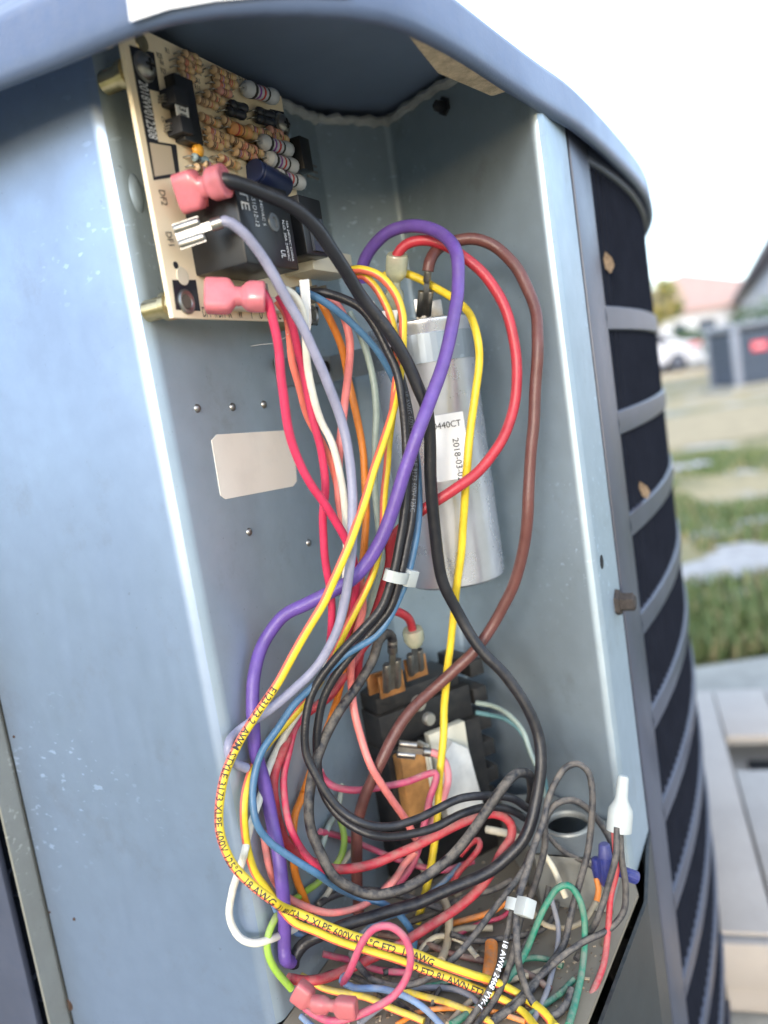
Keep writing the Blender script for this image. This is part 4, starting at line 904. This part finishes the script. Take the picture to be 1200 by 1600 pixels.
W = wire('red_wire', 'thick red wire arching right from the clear sleeve above the capacitor', 'red', 18, [(617, 412, .335), (621, 397, .334), (634, 383), (660, 376), (690, 382, .330), (727, 403), (760, 433), (788, 480, .322), (803, 533), (808, 583), (802, 640, .318), (783, 690), (747, 737), (713, 763, .311), (687, 780), (661, 796), (634, 817, .312), (613, 843), (605, 880), (596, 918), (585, 950, .318), (570, 985), (560, 1030, .325), (556, 1075, .327)], dusty=False)
sleeve(W[0], V((TP1.x, TP1.y, cz1+.003)), W[1][2], .0080, .0088, CLEAR, 'clear_sleeve', .7, V((0, -1, 0)))
W = wire('brown_wire', 'thick brown wire bowing down the right wall from the capacitor top', 'brown', 20, [(668, 424, .330), (670, 412, .330), (678, 396), (695, 382, .334), (717, 375), (740, 373), (773, 385, .332), (803, 413), (823, 447), (837, 487), (840, 533, .318), (837, 600), (833, 667), (828, 733), (824, 800, .316), (820, 850), (813, 883), (797, 927), (773, 973, .325), (747, 1010), (710, 1047), (673, 1080, .322), (640, 1113), (615, 1150), (597, 1187, .312), (580, 1220), (568, 1248), (560, 1284), (557, 1325, .312), (558, 1380), (560, 1433, .320)], dusty=False)
q = W[1][0]; tp = V((TP2.x, TP2.y, cz1+.002)); receptacle(W[0], tp, q-tp, .0062, V((1, 0, 0)), ln=(q-tp).length/1.75, th=.002)
W = wire('lavender_wire', 'lavender grey wire from the bare spade on the board to the left loop', 'lavender', 17, [(338, 350, .262), (350, 344, .261), (377, 360), (400, 387), (423, 423), (450, 470, .272), (477, 517), (489, 544), (513, 599), (534, 661, .285), (544, 709), (551, 771), (551, 840, .283), (546, 890), (538, 942), (520, 1000), (490, 1047, .286), (453, 1083), (410, 1117), (373, 1143, .278), (358, 1161), (358, 1178), (366, 1192, .284), (385, 1200, .296)], dusty=False)
rcm = bq(276, 371, .006); receptacle(W[0], rcm, W[1][1]-rcm, .0078, UZ, ln=(W[1][1]-rcm).length/1.75)
# ---- yellow leads with red stripe and print
W = wire('yellow_wire', 'yellow red striped wire with black lettering bulging out at the left edge', 'yellow', 15.5, [(548, 423, .315), (562, 421, .313), (592, 431), (617, 458), (629, 493, .308), (630, 520), (629, 555), (623, 600, .306), (606, 668), (586, 730, .290), (565, 799), (544, 857, .278), (517, 916), (505, 943), (470, 1000), (433, 1067, .276), (400, 1117), (373, 1163, .271), (353, 1207), (345, 1245), (343, 1278), (347, 1313, .262), (362, 1348), (388, 1377), (426, 1407, .258), (455, 1424, .268), (493, 1439), (528, 1453), (563, 1466), (607, 1480, .268), (651, 1491), (692, 1507), (737, 1523, .268), (775, 1535), (808, 1552, .272), (845, 1578, .268), (870, 1606, .262)], dusty=False, stripe='stripe')
lw = sum((W[1][i+1]-W[1][i]).length for i in range(len(W[1])-1))
print_on(W, 'E123173 2  AWM STYLE 3173 XLPE 600V 125°C  18 AWG  LL 883 CSA  2 XLPE 600V SER°C FT2  18 AWG', lw*.455, .0034)
W = wire('yellow_wire', 'second yellow striped wire running just below the lettered one', 'yellow', 14, [(556, 432, .318), (566, 431, .316), (587, 450), (603, 478), (614, 510, .312), (622, 560), (617, 610), (611, 660, .302), (606, 709), (600, 778), (598, 830, .300), (586, 885), (568, 929), (543, 980, .296), (527, 1013), (505, 1057), (463, 1113, .300), (420, 1160), (394, 1202, .286), (383, 1235), (381, 1265), (385, 1313, .274), (397, 1360), (415, 1386), (440, 1420, .276), (461, 1442), (493, 1456), (528, 1471), (578, 1486, .273), (622, 1500), (657, 1513), (693, 1525), (733, 1541, .269), (757, 1550), (790, 1564), (815, 1580, .268), (838, 1606, .262)], dusty=False, stripe='stripe')
lw = sum((W[1][i+1]-W[1][i]).length for i in range(len(W[1])-1)); print_on(W, '2 FT2 81 AWN FT2', lw*.86, .0032)
wire('yellow_wire', 'plain yellow wire dropping straight down in front of the capacitor', 'yellow', 13.5, [(592, 436, .345), (610, 428, .344), (630, 427), (652, 434), (687, 453, .337), (713, 470), (733, 490), (746, 527, .322), (748, 567), (742, 617), (735, 673), (730, 727, .319), (725, 800), (720, 870), (714, 916), (707, 977, .330), (700, 1037), (695, 1097, .333), (692, 1157), (687, 1213), (683, 1280, .325), (678, 1320), (665, 1393), (652, 1442, .318)], dusty=False)
# ---- board harness
wire('orange_wire', 'orange wire hanging from the board beside the salmon wire', 'orange', 13, [(500, 470, .318), (507, 482, .318), (524, 517), (536, 551), (544, 592, .322), (555, 641), (565, 692), (570, 744, .318), (572, 795), (568, 864), (563, 915), (556, 957, .314), (545, 1005), (533, 1067), (520, 1113, .318), (495, 1180), (472, 1246), (461, 1275, .318), (457, 1320), (461, 1365), (476, 1407, .300), (484, 1425)])
wire('salmon_wire', 'salmon pink wire bowing out from the far end of the board', 'salmon', 14, [(505, 458, .316), (516, 466, .315), (534, 486), (544, 517), (547, 551, .316), (542, 606), (537, 647), (531, 690, .300), (529, 727), (529, 771), (536, 812), (546, 850, .300), (560, 905), (566, 950), (558, 985, .306), (549, 1030), (548, 1067, .316), (553, 1107), (566, 1157), (581, 1202, .308), (610, 1246), (636, 1284, .316), (650, 1310, .318)])
W = wire('crimson_wire', 'crimson wire from the lower pink sleeve crossing the wall sticker', 'crimson', 15, [(396, 446, .270), (405, 452, .270), (420, 472), (428, 502), (435, 545), (441, 600, .276), (448, 654), (462, 709), (486, 757, .284), (513, 795), (534, 830), (546, 856, .294), (556, 900), (552, 950), (540, 1000, .308), (528, 1040), (514, 1075, .312)], dusty=False)
sleeve(W[0], bq(320, 462, .006), W[1][4], .0112, .0098, PINKP)
wire('crimson_wire', 'second crimson wire hanging behind the white one under the board', 'crimson', 14, [(436, 462, .282), (447, 482, .284), (458, 513), (468, 555), (476, 592, .290), (489, 654), (503, 709), (509, 761, .296), (505, 812), (507, 864), (515, 916), (518, 950), (517, 990, .306), (510, 1040, .312)], dusty=False)
wire('coral_wire', 'coral pink wire beside the second crimson one under the board', 'coral', 12.5, [(432, 470, .288), (446, 490, .289), (452, 522), (457, 565), (467, 602, .294), (479, 647), (503, 692), (519, 727), (531, 778, .302), (541, 830), (548, 880), (549, 930, .308), (540, 980, .312)], dusty=False)
W = wire('white_wire', 'off white wire from the board ending in a loop at the lower left', 'white', 13, [(446, 452, .279), (457, 459, .279), (470, 479), (477, 520), (481, 580, .288), (488, 612), (501, 655), (520, 696, .294), (533, 750), (541, 820), (540, 900, .300), (528, 980), (505, 1055, .304), (480, 1093), (458, 1127), (437, 1163), (420, 1202, .296), (405, 1250), (394, 1287), (380, 1342, .282), (363, 1392), (359, 1434, .275), (373, 1464), (397, 1474), (418, 1469, .284), (446, 1458, .296), (462, 1450, .300)], dusty=False)
wire('blue_wire', 'steel blue wire sweeping from the board into the black bundle and left', 'blue', 13, [(462, 455, .292), (476, 458, .293), (513, 476), (555, 510, .300), (586, 544), (606, 575), (623, 610, .309), (639, 660), (650, 710), (655, 765, .308), (652, 830), (641, 885), (628, 925, .300), (590, 990), (535, 1028), (500, 1063, .292), (460, 1100), (433, 1137), (410, 1173, .280), (397, 1213), (394, 1243), (401, 1284, .272), (420, 1314), (452, 1338), (493, 1363, .276), (522, 1383), (560, 1402, .297), (601, 1412), (633, 1439), (648, 1468, .296), (645, 1490)], dusty=False)
WB1 = wire('black_wire', 'slim black wire in the tied bundle, the one from the board end', 'black', 15, [(488, 457, .302), (500, 457, .300), (531, 465), (565, 482), (586, 510, .300), (603, 544), (620, 582), (629, 634), (634, 692, .299), (634, 761), (624, 847), (613, 900, .294), (597, 947), (567, 983), (533, 1020, .292), (503, 1057), (484, 1093), (477, 1135), (479, 1178, .288), (492, 1208), (511, 1240), (534, 1267), (569, 1287, .284), (610, 1291), (651, 1281), (680, 1266), (717, 1248, .294), (760, 1243), (797, 1247), (826, 1264, .308)], dusty=False)
WB2 = wire('black_wire', 'slim black wire in the tied bundle, the one under a paper tag', 'black', 15, [(585, 500, .316), (597, 520, .314), (618, 566), (632, 610, .309), (642, 660), (648, 709, .304), (646, 778), (638, 840), (625, 900, .297), (612, 945), (584, 983), (550, 1023, .297), (522, 1060), (504, 1095), (496, 1140), (495, 1180, .296), (500, 1222), (516, 1257), (541, 1284), (581, 1304, .288), (622, 1307), (680, 1293), (723, 1271, .298), (767, 1261), (800, 1267), (822, 1278, .310)], dusty=False)
GI = mat('grey_ink', (.13, .14, .16), .6); print_on(WB2, '18 AWG 600V AWM STYLE 3173 600V 125C', .03, .0024, col=GI)
wire('sage_wire', 'dull sage green wire running straight down behind the yellow ones', 'sage', 12, [(545, 487, .325), (562, 520, .324), (575, 558), (584, 600, .321), (587, 641), (586, 696), (586, 761, .316), (592, 830), (597, 874), (586, 916, .310), (573, 957), (560, 985, .312), (545, 1020, .316)], dusty=False)
# ---- contactor leads
W = wire('dusty_black_wire', 'dusty black wire from the front copper tab looping through the bottom pile', 'black', 18, [(614, 1010, .330), (613, 994, .329), (605, 990), (593, 1001, .322), (583, 1030), (560, 1067, .312), (530, 1113), (507, 1153, .298), (489, 1205), (482, 1252, .286), (486, 1296), (502, 1334), (522, 1369, .280), (552, 1389), (584, 1398), (622, 1392, .282), (660, 1374), (700, 1342, .288), (730, 1308), (760, 1267), (790, 1225, .296), (810, 1208), (826, 1211), (831, 1232, .314), (826, 1262, .322)], dusty=True)
rq = T1+V((0, -.0012, -.001)); receptacle(W[0], rq, W[1][1]-rq, .0088, uK, ln=(W[1][1]-rq).length/1.75)
W = wire('dusty_red_wire', 'dusty thick red wire from the rear copper tab making the big bottom loop', 'red', 17, [(647, 1000, .343), (645, 984, .342), (637, 964), (615, 955, .334), (598, 966), (583, 990, .324), (567, 1012), (537, 1057, .316), (513, 1090), (467, 1125, .310), (443, 1170), (428, 1220, .304), (431, 1267), (447, 1316), (476, 1341, .296), (505, 1354), (534, 1359), (578, 1351, .300), (622, 1334), (680, 1307, .305), (743, 1278), (773, 1272), (797, 1285, .309), (799, 1306), (784, 1330), (757, 1378, .303), (717, 1417), (670, 1447), (630, 1473, .290), (587, 1494), (549, 1512), (505, 1529, .280), (476, 1533), (450, 1529, .280)], dusty=True)
rq = T2+V((0, -.0012, -.001)); receptacle(W[0], rq, W[1][1]-rq, .0082, uK, ln=(W[1][1]-rq).length/1.75)
MB().lathe(W[1][2], (W[1][0]-W[1][4]), [(.0042, -.002), (.0046, -.001), (.0046, .003), (.003, .006)], 14).build('clear_sleeve', CLEAR, W[0])
W = wire('pink_wire', 'pale pink wire curling down from the silver spade on the contactor front', 'pink', 14, [(673, 1176, .335), (682, 1178, .334), (696, 1192), (700, 1217, .328), (691, 1250), (676, 1285), (660, 1312, .325), (640, 1345), (618, 1374, .318), (600, 1390)], dusty=True)
rp = atY(622, 1170, .334); receptacle(W[0], rp, W[1][0]-rp, .0078, UZ, ln=(W[1][0]-rp).length/1.8)
wire('magenta_wire', 'magenta wire sagging across the contactor foot then folding down', 'magenta', 13, [(500, 1205, .322), (506, 1217, .320), (523, 1229), (558, 1235, .318), (598, 1230), (639, 1221), (668, 1210, .324), (681, 1208), (682, 1217), (671, 1250, .320), (664, 1285), (652, 1330), (640, 1358, .316), (622, 1382)], dusty=True)
for k, (dy, lab_) in enumerate(((0, 'upper pale teal wire leaving the contactor side'), (15, 'lower pale teal wire leaving the contactor side'))):
    wire('teal_wire', lab_, 'sage' if k == 0 else 'teal', 9, [(745, 1098+dy, .366), (767, 1102+dy, .362), (797, 1118+dy*.6, .352), (817, 1142+dy*.3, .345), (830, 1180, .340+.004*k), (845+4*k, 1215, .336+.004*k), (850+5*k, 1245, .336+.004*k)], dusty=False)
# ---- the bottom pile
wire('crimson_wire', 'dusty crimson wire bending into the thick red loop at lower left', 'crimson', 13, [(510, 1092, .316), (487, 1108, .312), (463, 1135), (450, 1180, .298), (444, 1215), (445, 1250), (452, 1287, .284), (470, 1325), (493, 1351, .286), (520, 1372, .294)], dusty=True)
wire('pink_wire', 'pink wire sagging under the violet one in the bottom pile', 'salmon', 13, [(412, 1300, .300), (415, 1325, .297), (421, 1354), (433, 1383, .290), (452, 1404), (482, 1418), (517, 1426, .288), (552, 1421), (574, 1411), (616, 1375, .305), (632, 1350, .312), (650, 1330)], dusty=True)
wire('lime_wire', 'lime green wire snaking beside the violet end to the bottom', 'lime', 12.5, [(530, 1275, .325), (535, 1292, .322), (538, 1316), (531, 1342), (499, 1377, .306), (470, 1398), (445, 1418, .290), (429, 1438), (419, 1465, .278), (420, 1488), (432, 1517), (455, 1546, .274)], dusty=True)
WT1 = wire('charcoal_wire', 'charcoal wire forming the tall loop beside the clear wire nut', 'charcoal', 13, [(770, 1597, .262), (817, 1560, .268), (850, 1520, .278), (880, 1477, .286), (891, 1433, .292), (907, 1377), (918, 1333, .300), (926, 1273), (926, 1235, .306), (919, 1207), (903, 1194), (884, 1200, .310), (868, 1222), (857, 1250, .304), (848, 1287), (835, 1320), (822, 1365, .286), (812, 1400), (807, 1440), (809, 1486, .268), (818, 1535), (838, 1574, .264), (864, 1588), (886, 1568, .270), (893, 1545, .278)], dusty=True)
wire('charcoal_wire', 'charcoal wire making the low loop over the bracket hole', 'charcoal', 12.5, [(800, 1440, .300), (823, 1413, .300), (841, 1367, .302), (851, 1320), (853, 1280, .304), (870, 1256), (897, 1250, .308), (920, 1264), (940, 1288), (955, 1316, .306), (962, 1345, .302)], dusty=True)
W30 = wire('grey_wire', 'grey wire curving back into the pile from the clear wire nut', 'charcoal', 12.5, [(968, 1290, .290), (970, 1337, .286), (978, 1387), (974, 1425, .284), (950, 1453), (910, 1473, .282), (880, 1494), (837, 1533, .274), (807, 1563), (772, 1592, .266)], dusty=True)
wire('grey_wire', 'grey wire dropping in front of the blue splice from the wire nut', 'charcoal', 12, [(964, 1292, .287), (961, 1340, .284), (947, 1397), (931, 1440, .282), (917, 1466, .288), (900, 1500)], dusty=True)
wire('red_wire', 'red wire running from the clear wire nut down past the shelf edge', 'red', 12, [(958, 1290, .291), (961, 1330, .289), (963, 1362), (954, 1402), (949, 1465, .282), (943, 1507), (924, 1555, .268), (900, 1602, .258)], dusty=True, free=True)
wire('green_wire', 'green ground wire arching high over the pile in front of the bracket', 'green', 12.5, [(888, 1602, .264), (903, 1550, .272), (913, 1483, .282), (913, 1433), (903, 1400, .292), (887, 1383), (870, 1388, .294), (853, 1413), (837, 1450), (820, 1490, .286), (797, 1527), (750, 1570, .272), (705, 1600, .266)], dusty=True)
wire('green_wire', 'dark green wire lying flat in the pile beneath the arching one', 'dgreen', 11, [(600, 1552, .285), (650, 1544, .286), (690, 1537), (750, 1523, .286), (800, 1502), (850, 1497, .290), (880, 1510, .290)], dusty=True)
wire('charcoal_wire', 'charcoal wire slanting from the thick black lead to the yellow pair', 'charcoal', 12.5, [(830, 1330, .304), (817, 1360, .300), (793, 1393, .292), (757, 1440), (717, 1490, .276), (683, 1520), (650, 1536, .268), (616, 1541), (584, 1532, .270), (563, 1513), (548, 1490, .285)], dusty=True)
WP = wire('black_wire', 'printed black wire hanging from the white tie in the pile', 'black', 12, [(803, 1415, .280), (799, 1432, .278), (793, 1460), (780, 1510, .268), (763, 1550), (735, 1593, .256), (720, 1612)], dusty=True)
print_on(WP, '18 AWM 2468 VW-1', .012, .0028, col=MATS['white_ink'])
wire('black_wire', 'plain black wire beside the printed one under the white tie', 'black', 12, [(818, 1420, .284), (810, 1450, .282), (802, 1483), (790, 1527, .272), (767, 1570, .264), (742, 1604, .256)], dusty=True)
W36 = wire('dusty_pink_wire', 'dusty pink wire standing in an upright loop over the yellow pair', 'magenta', 14, [(536, 1536, .268), (541, 1528, .266), (552, 1503, .258), (569, 1468), (587, 1450), (607, 1447, .254), (630, 1462), (642, 1491), (636, 1526, .254), (616, 1555), (581, 1576, .252), (546, 1590), (517, 1595, .254), (493, 1586), (477, 1574, .262)], dusty=True)
sleeve(W36[0], atY(462, 1545, .263), atY(512, 1584, .258), .0080, .0055, PINKD, flat=.7, side=V((0, -1, 0)))
sleeve(W36[0], atY(557, 1576, .250), atY(488, 1568, .254), .0068, .0056, PINKD, flat=.75, side=V((0, -1, 0)))
wire('sky_blue_wire', 'pale blue wire crossing under the pink loop at the bottom', 'sky', 12.5, [(540, 1524, .272), (534, 1532, .268), (552, 1543), (592, 1545, .264), (622, 1552), (651, 1567, .262), (672, 1583), (692, 1604, .258)], dusty=True)
wire('yellow_wire', 'short dusty yellow striped wire at the very bottom of the pile', 'yellow', 13, [(470, 1525, .290), (505, 1544, .280), (563, 1557, .277), (607, 1573, .270), (662, 1596, .264)], dusty=True, stripe='stripe')
wire('yellow_wire', 'dusty yellow striped wire between the green and sky blue ones', 'yellow', 13, [(620, 1545, .284), (650, 1554, .281), (690, 1564), (730, 1578, .274), (775, 1600, .268)], dusty=True, stripe='stripe')
wire('red_wire', 'short dusty red wire folded over behind the thick red loop', 'red', 11, [(700, 1388, .322), (717, 1362, .320), (738, 1340), (750, 1322, .322), (748, 1313), (738, 1316, .326), (720, 1335, .328)], dusty=True)
wire('white_wire', 'pale grey blue wire passing behind the violet end', 'sky', 10, [(424, 1405, .292), (432, 1425, .290), (452, 1450, .288), (478, 1462), (510, 1464, .292)], dusty=True)
wire('cream_wire', 'cream wire hanging in front of the bracket face', 'cream', 11, [(850, 1335, .306), (862, 1352, .304), (873, 1375), (884, 1402, .300)], dusty=True)
wire('cream_wire', 'cream wire peeping through between the lime and orange wires', 'cream', 10, [(548, 1330, .330), (530, 1360, .325), (512, 1395, .318), (498, 1412, .314)], dusty=True)
wire('orange_wire', 'frayed orange wire lying under the slanting charcoal one', 'orange', 11, [(700, 1445, .312), (730, 1437, .312), (765, 1425, .314), (790, 1410, .318)], dusty=True)
wire('orange_wire', 'thick orange lead end standing in the middle of the pile', 'orange', 24, [(768, 1475, .298), (767, 1495, .296), (764, 1518, .292), (762, 1535, .290)], dusty=True)
for i, (pts, c, wp, lb) in enumerate((
    ([(690, 1500, .300), (700, 1470, .302), (702, 1430, .308), (690, 1395, .318)], 'tan', 15, 'flat tan paper wrapped lead end beside the orange one'),
    ([(655, 1490, .304), (690, 1465, .306), (720, 1452, .308), (770, 1450, .312)], 'tan', 12, 'tan lead lying across the pile floor'),
    ([(705, 1460, .300), (740, 1470, .300), (790, 1466, .304), (840, 1455, .308), (866, 1430, .312), (870, 1412, .316)], 'charcoal', 11, 'dusty dark wire curled behind the green arch'),
    ([(700, 1470, .306), (745, 1445, .310), (785, 1432, .314), (800, 1418, .318)], 'crimson', 8, 'thin crimson wire under the slanting charcoal one'),
    ([(600, 1520, .300), (640, 1505, .302), (668, 1480, .306), (690, 1440, .312)], 'charcoal', 11, 'dark wire under the striped yellow pair'),
    ([(505, 1490, .300), (545, 1500, .302), (590, 1515, .298), (640, 1520, .296)], 'magenta', 12, 'dusty magenta wire under the striped yellow pair'),
    ([(668, 1600, .276), (680, 1560, .284), (694, 1530, .288), (700, 1500, .296)], 'charcoal', 9, 'thin dark wire upright between the green and yellow ones'),
    ([(820, 1590, .278), (850, 1570, .280), (880, 1548, .284), (897, 1530, .290)], 'dgreen', 11, 'green wire end low at the shelf front'),
    ([(470, 1588, .272), (485, 1600, .268), (500, 1612, .264)], 'sky', 12, 'blue wire end below the dusty red sleeves'),
    ([(640, 1330, .335), (655, 1350, .330), (668, 1372, .326)], 'cream', 11, 'short cream wire beside the plain yellow one'),
    ([(760, 1296, .335), (790, 1302, .330), (808, 1308, .326)], 'cream', 14, 'cream sleeve end inside the thick red loop'),
    ([(535, 1225, .335), (528, 1265, .332), (512, 1295, .330), (503, 1325, .328)], 'sage', 10, 'pale wire in the dark behind the black loops'))):
    wire('pile_wire', lb, c, wp, pts, dusty=True)
for i, (pts, c, wp, lb) in enumerate((
    ([(480, 1545, .300), (520, 1520, .300), (560, 1530, .296), (610, 1560, .288), (650, 1590, .282)], 'charcoal', 12, 'dusty charcoal wire under the pink upright loop'),
    ([(560, 1600, .282), (600, 1570, .286), (650, 1545, .290), (700, 1545, .290), (740, 1560, .286), (760, 1590, .280)], 'grey', 11, 'grey wire arched low between the yellow wire ends'),
    ([(640, 1440, .315), (680, 1425, .314), (730, 1400, .314), (770, 1390, .314), (800, 1375, .316)], 'charcoal', 12, 'dusty black wire beneath the thick black lead on the floor'),
    ([(590, 1460, .308), (650, 1470, .304), (700, 1488, .300), (750, 1500, .298), (820, 1520, .292), (860, 1545, .288)], 'brown', 12, 'dusty brown wire crossing the floor under the yellow pair'),
    ([(700, 1600, .274), (740, 1560, .280), (790, 1535, .284), (840, 1520, .286), (880, 1500, .292)], 'tan', 11, 'dusty tan wire under the grey wires at the shelf front'),
    ([(500, 1300, .330), (540, 1310, .332), (590, 1330, .330), (640, 1350, .326), (690, 1360, .324), (740, 1345, .328)], 'magenta', 11, 'dark magenta wire deep behind the two black loops'),
    ([(470, 1440, .300), (520, 1400, .312), (570, 1390, .316), (630, 1400, .312), (690, 1420, .308)], 'charcoal', 13, 'dark wire deep under the blue and lime wires'),
    ([(540, 1480, .296), (590, 1440, .306), (640, 1420, .310), (690, 1380, .318), (720, 1350, .324)], 'blue', 10, 'dull blue wire deep behind the thick red loop'),
    ([(770, 1560, .280), (800, 1510, .288), (830, 1460, .296), (850, 1420, .302), (858, 1385, .306)], 'charcoal', 11, 'dusty dark wire between the green arch and the tie'),
    ([(830, 1600, .272), (850, 1560, .278), (868, 1500, .286), (872, 1450, .294), (862, 1405, .302)], 'grey', 10, 'thin grey wire inside the green arch'),
    ([(620, 1600, .276), (660, 1580, .278), (720, 1575, .278), (770, 1580, .276), (820, 1596, .272)], 'orange', 9, 'thin orange wire lying along the shelf front'),
    ([(745, 1495, .296), (720, 1470, .302), (690, 1462, .304), (665, 1475, .302), (650, 1500, .296)], 'cream', 10, 'short cream loop under the slanting charcoal wire'),
    ([(820, 1400, .310), (845, 1440, .302), (880, 1450, .298), (910, 1440, .300), (930, 1410, .306)], 'tan', 10, 'tan wire sagging below the bracket face'),
    ([(850, 1300, .325), (880, 1330, .318), (920, 1350, .312), (945, 1370, .308)], 'charcoal', 10, 'dark wire crossing the bracket face to the navy caps'))):
    wire('pile_wire', lb, c, wp, pts, dusty=True)
# ---- wire nut, splices, ties, tags
def ontube(w_, x, y):
    t = None; best = 9e9
    for i, p in enumerate(w_[1]):
        v_ = p-CAMP; z = v_.dot(FW); X = 600+FPX*v_.dot(RT)/z; Y_ = 800-FPX*v_.dot(UP)/z; d = (X-x)**2+(Y_-y)**2
        if d < best: best = d; t = i
    return t
NUT = thing('wire_nut', atY(967, 1298, .300), 'translucent white closed end wire connector standing at the right flange', 'wire connector')
a, b = atY(967, 1299, .290), atY(974, 1212, .294); L_ = (b-a).length; s_ = .301/FPX
MB().lathe(a, b-a, [(17*s_, 0), (20*s_, L_*.01), (20*s_, L_*.30), (19*s_, L_*.40), (11.5*s_, L_*.55), (10*s_, L_*.62), (9*s_, L_*.96), (7*s_, L_), (3*s_, L_*1.005)], 24).build('shell', NYLON, NUT)
BLU = mat('navy_splice_plastic', (.02, .028, .16), .4, dust=.25)
for k, (p0, p1, d, w_, lb) in enumerate((((944, 1318), (950, 1382), .299, 24, 'navy blue fluted splice cap behind the grey wires'), ((968, 1362), (996, 1372), .293, 20, 'navy blue splice cap lying sideways by the flange'), ((930, 1340), (938, 1375), .302, 18, 'small navy blue splice cap beside the orange tip'))):
    a, b = atY(*p0, d), atY(*p1, d); L_ = (b-a).length; r = w_/2*d/FPX; sc = thing('splice_cap', a, lb, 'splice cap')
    mb = MB(); mb.lathe(a, b-a, [(r*.55, 0), (r*.8, L_*.04), (r, L_*.35), (r*1.05, L_*.95), (r*.9, L_)], 18)
    ax = (b-a).normalized(); N_ = ax.orthogonal().normalized(); B_ = ax.cross(N_); mb.build('cap', BLU, sc)
    for j in range(8):
        q = N_*math.cos(j*.785)+B_*math.sin(j*.785); MB().box(a+ax*(L_*.62)+q*(r*1.02), ax*(L_*.3), q*(r*.09), ax.cross(q)*(r*.12)).build('flute', BLU, sc)
wire('orange_wire', 'short orange wire tip beside the navy splice caps', 'orange', 11, [(932, 1372, .301), (935, 1390, .299), (932, 1408, .297)], dusty=True)
def tie(px, py, w1, w2, label, tail, wd=.0042, rx=.006, ry=.0046):
    i = ontube(w1, px, py); j = ontube(w2, px, py); c = (w1[1][i]+w2[1][j])/2; T = (w1[1][min(i+3, len(w1[1])-1)]-w1[1][max(i-3, 0)]).normalized()
    sep = w2[1][j]-w1[1][i]; A = (sep-T*sep.dot(T)); A = A.normalized() if A.length > 1e-5 else T.orthogonal().normalized(); B_ = T.cross(A)
    rx = A.dot(sep)/2+w1[2]+.0012; ry = w1[2]+.0012
    root = thing('cable_tie', c, label, 'cable tie'); mb = MB(); n = 28; vs = []
    for k in range(n):
        a = 2*math.pi*k/n; d = A*math.cos(a)*rx+B_*math.sin(a)*ry
        for (o, h_) in ((0, -wd/2), (0, wd/2), (.0009, wd/2), (.0009, -wd/2)): vs.append(c+d+d.normalized()*o+T*h_)
    mb.add(vs, [(k*4+q, k*4+(q+1) % 4, ((k+1) % n)*4+(q+1) % 4, ((k+1) % n)*4+q) for k in range(n) for q in range(4)]); mb.build('strap', NYLON, root)
    h = c+A*(rx+.002); hd_ = MB().box(h, A*.0028, B_*.0026, T*.0032).build('lock_head', NYLON, root, bevel=.0006)
    return root
tie(623, 903, WB1, WB2, 'white cable tie around the black bundle below the capacitor', 1)
tie(810, 1415, WP, WT1, 'white cable tie clasping the printed black wire in the pile', 1)
TAGM = mat('white_paper_tag', (.72, .72, .70), .7, noise_amt=.08, noise_scale=60)
def papertag(px, Y, label, th=.0003):
    P = [atY(x, y, d) for (x, y), d in zip(px, Y)]; mb = MB(); n = (P[1]-P[0]).cross(P[-1]-P[0]).normalized(); mb.prism(P, n*th); return tag(mb.build('paper_tag', TAGM, smooth=False), label, 'paper tag')
papertag([(468, 438), (483, 436), (487, 500), (483, 532), (477, 530)], [.285, .287, .29, .292, .292], 'narrow white paper strip hanging beside the off white wire under the board')
papertag([(572, 474), (584, 470), (616, 536), (607, 546)], [.309, .312, .312, .309], 'white paper tag folded along the black bundle beside the capacitor top')
papertag([(597, 486), (622, 484), (618, 522), (610, 530)], [.312, .314, .316, .314], 'white paper tag wrapped on the yellow wires above the capacitor')
for nm in ():
    pass

# ---- grit, crumbs and leaf bits that have collected on the shelf
def debris():
    rnd = random.Random(11); mb = MB(); n = 0
    while n < 420:
        x = rnd.uniform(430, 960); y = rnd.uniform(1290, 1600); p = atZ(x, y, SH)
        if (p-V((LE.x, LE.y, p.z))).dot(nL) < .004 or (p-V((C2.x, C2.y, p.z))).dot(nR) < .004 or (p-lift(S1, p.z)).dot(V((-(S2-S1).y, (S2-S1).x, 0)).normalized()) > -.003 and x > 860: continue
        s_ = rnd.uniform(.0003, .0011)*(2 if rnd.random() < .08 else 1); a = rnd.random()*6.28; ax = V((math.cos(a), math.sin(a), rnd.uniform(-.1, .25)))*s_; bx_ = V((-math.sin(a), math.cos(a), rnd.uniform(-.1, .2)))*s_*rnd.uniform(.3, .8)
        mb.box(p+V((0, 0, s_*.35)), ax, bx_, V((0, 0, s_*.25)), rnd.randrange(3)); n += 1
    o = mb.build('floor_grit', [mat('grit_brown', (.16, .11, .07), .95), mat('grit_tan', (.36, .29, .2), .95), mat('grit_dark', (.20, .16, .12), .95)], smooth=False)
    tag(o, 'brown grit and leaf crumbs scattered on the compartment shelf', 'debris', kind='stuff')
debris()
P = [onW(x, y, LE, nL, h_) for x, y, h_ in ((392, 541, .0004), (410, 538, .003), (430, 536, .008), (441, 530, .012))]
tag(MB().tube(spline(P+[atY(450, 522, .283)], .002), .00013, 5).build('cobweb_thread', mat('web_silk', (.7, .7, .7), .5)), 'thin pale cobweb thread strung from the left wall to the pink wires', 'cobweb')
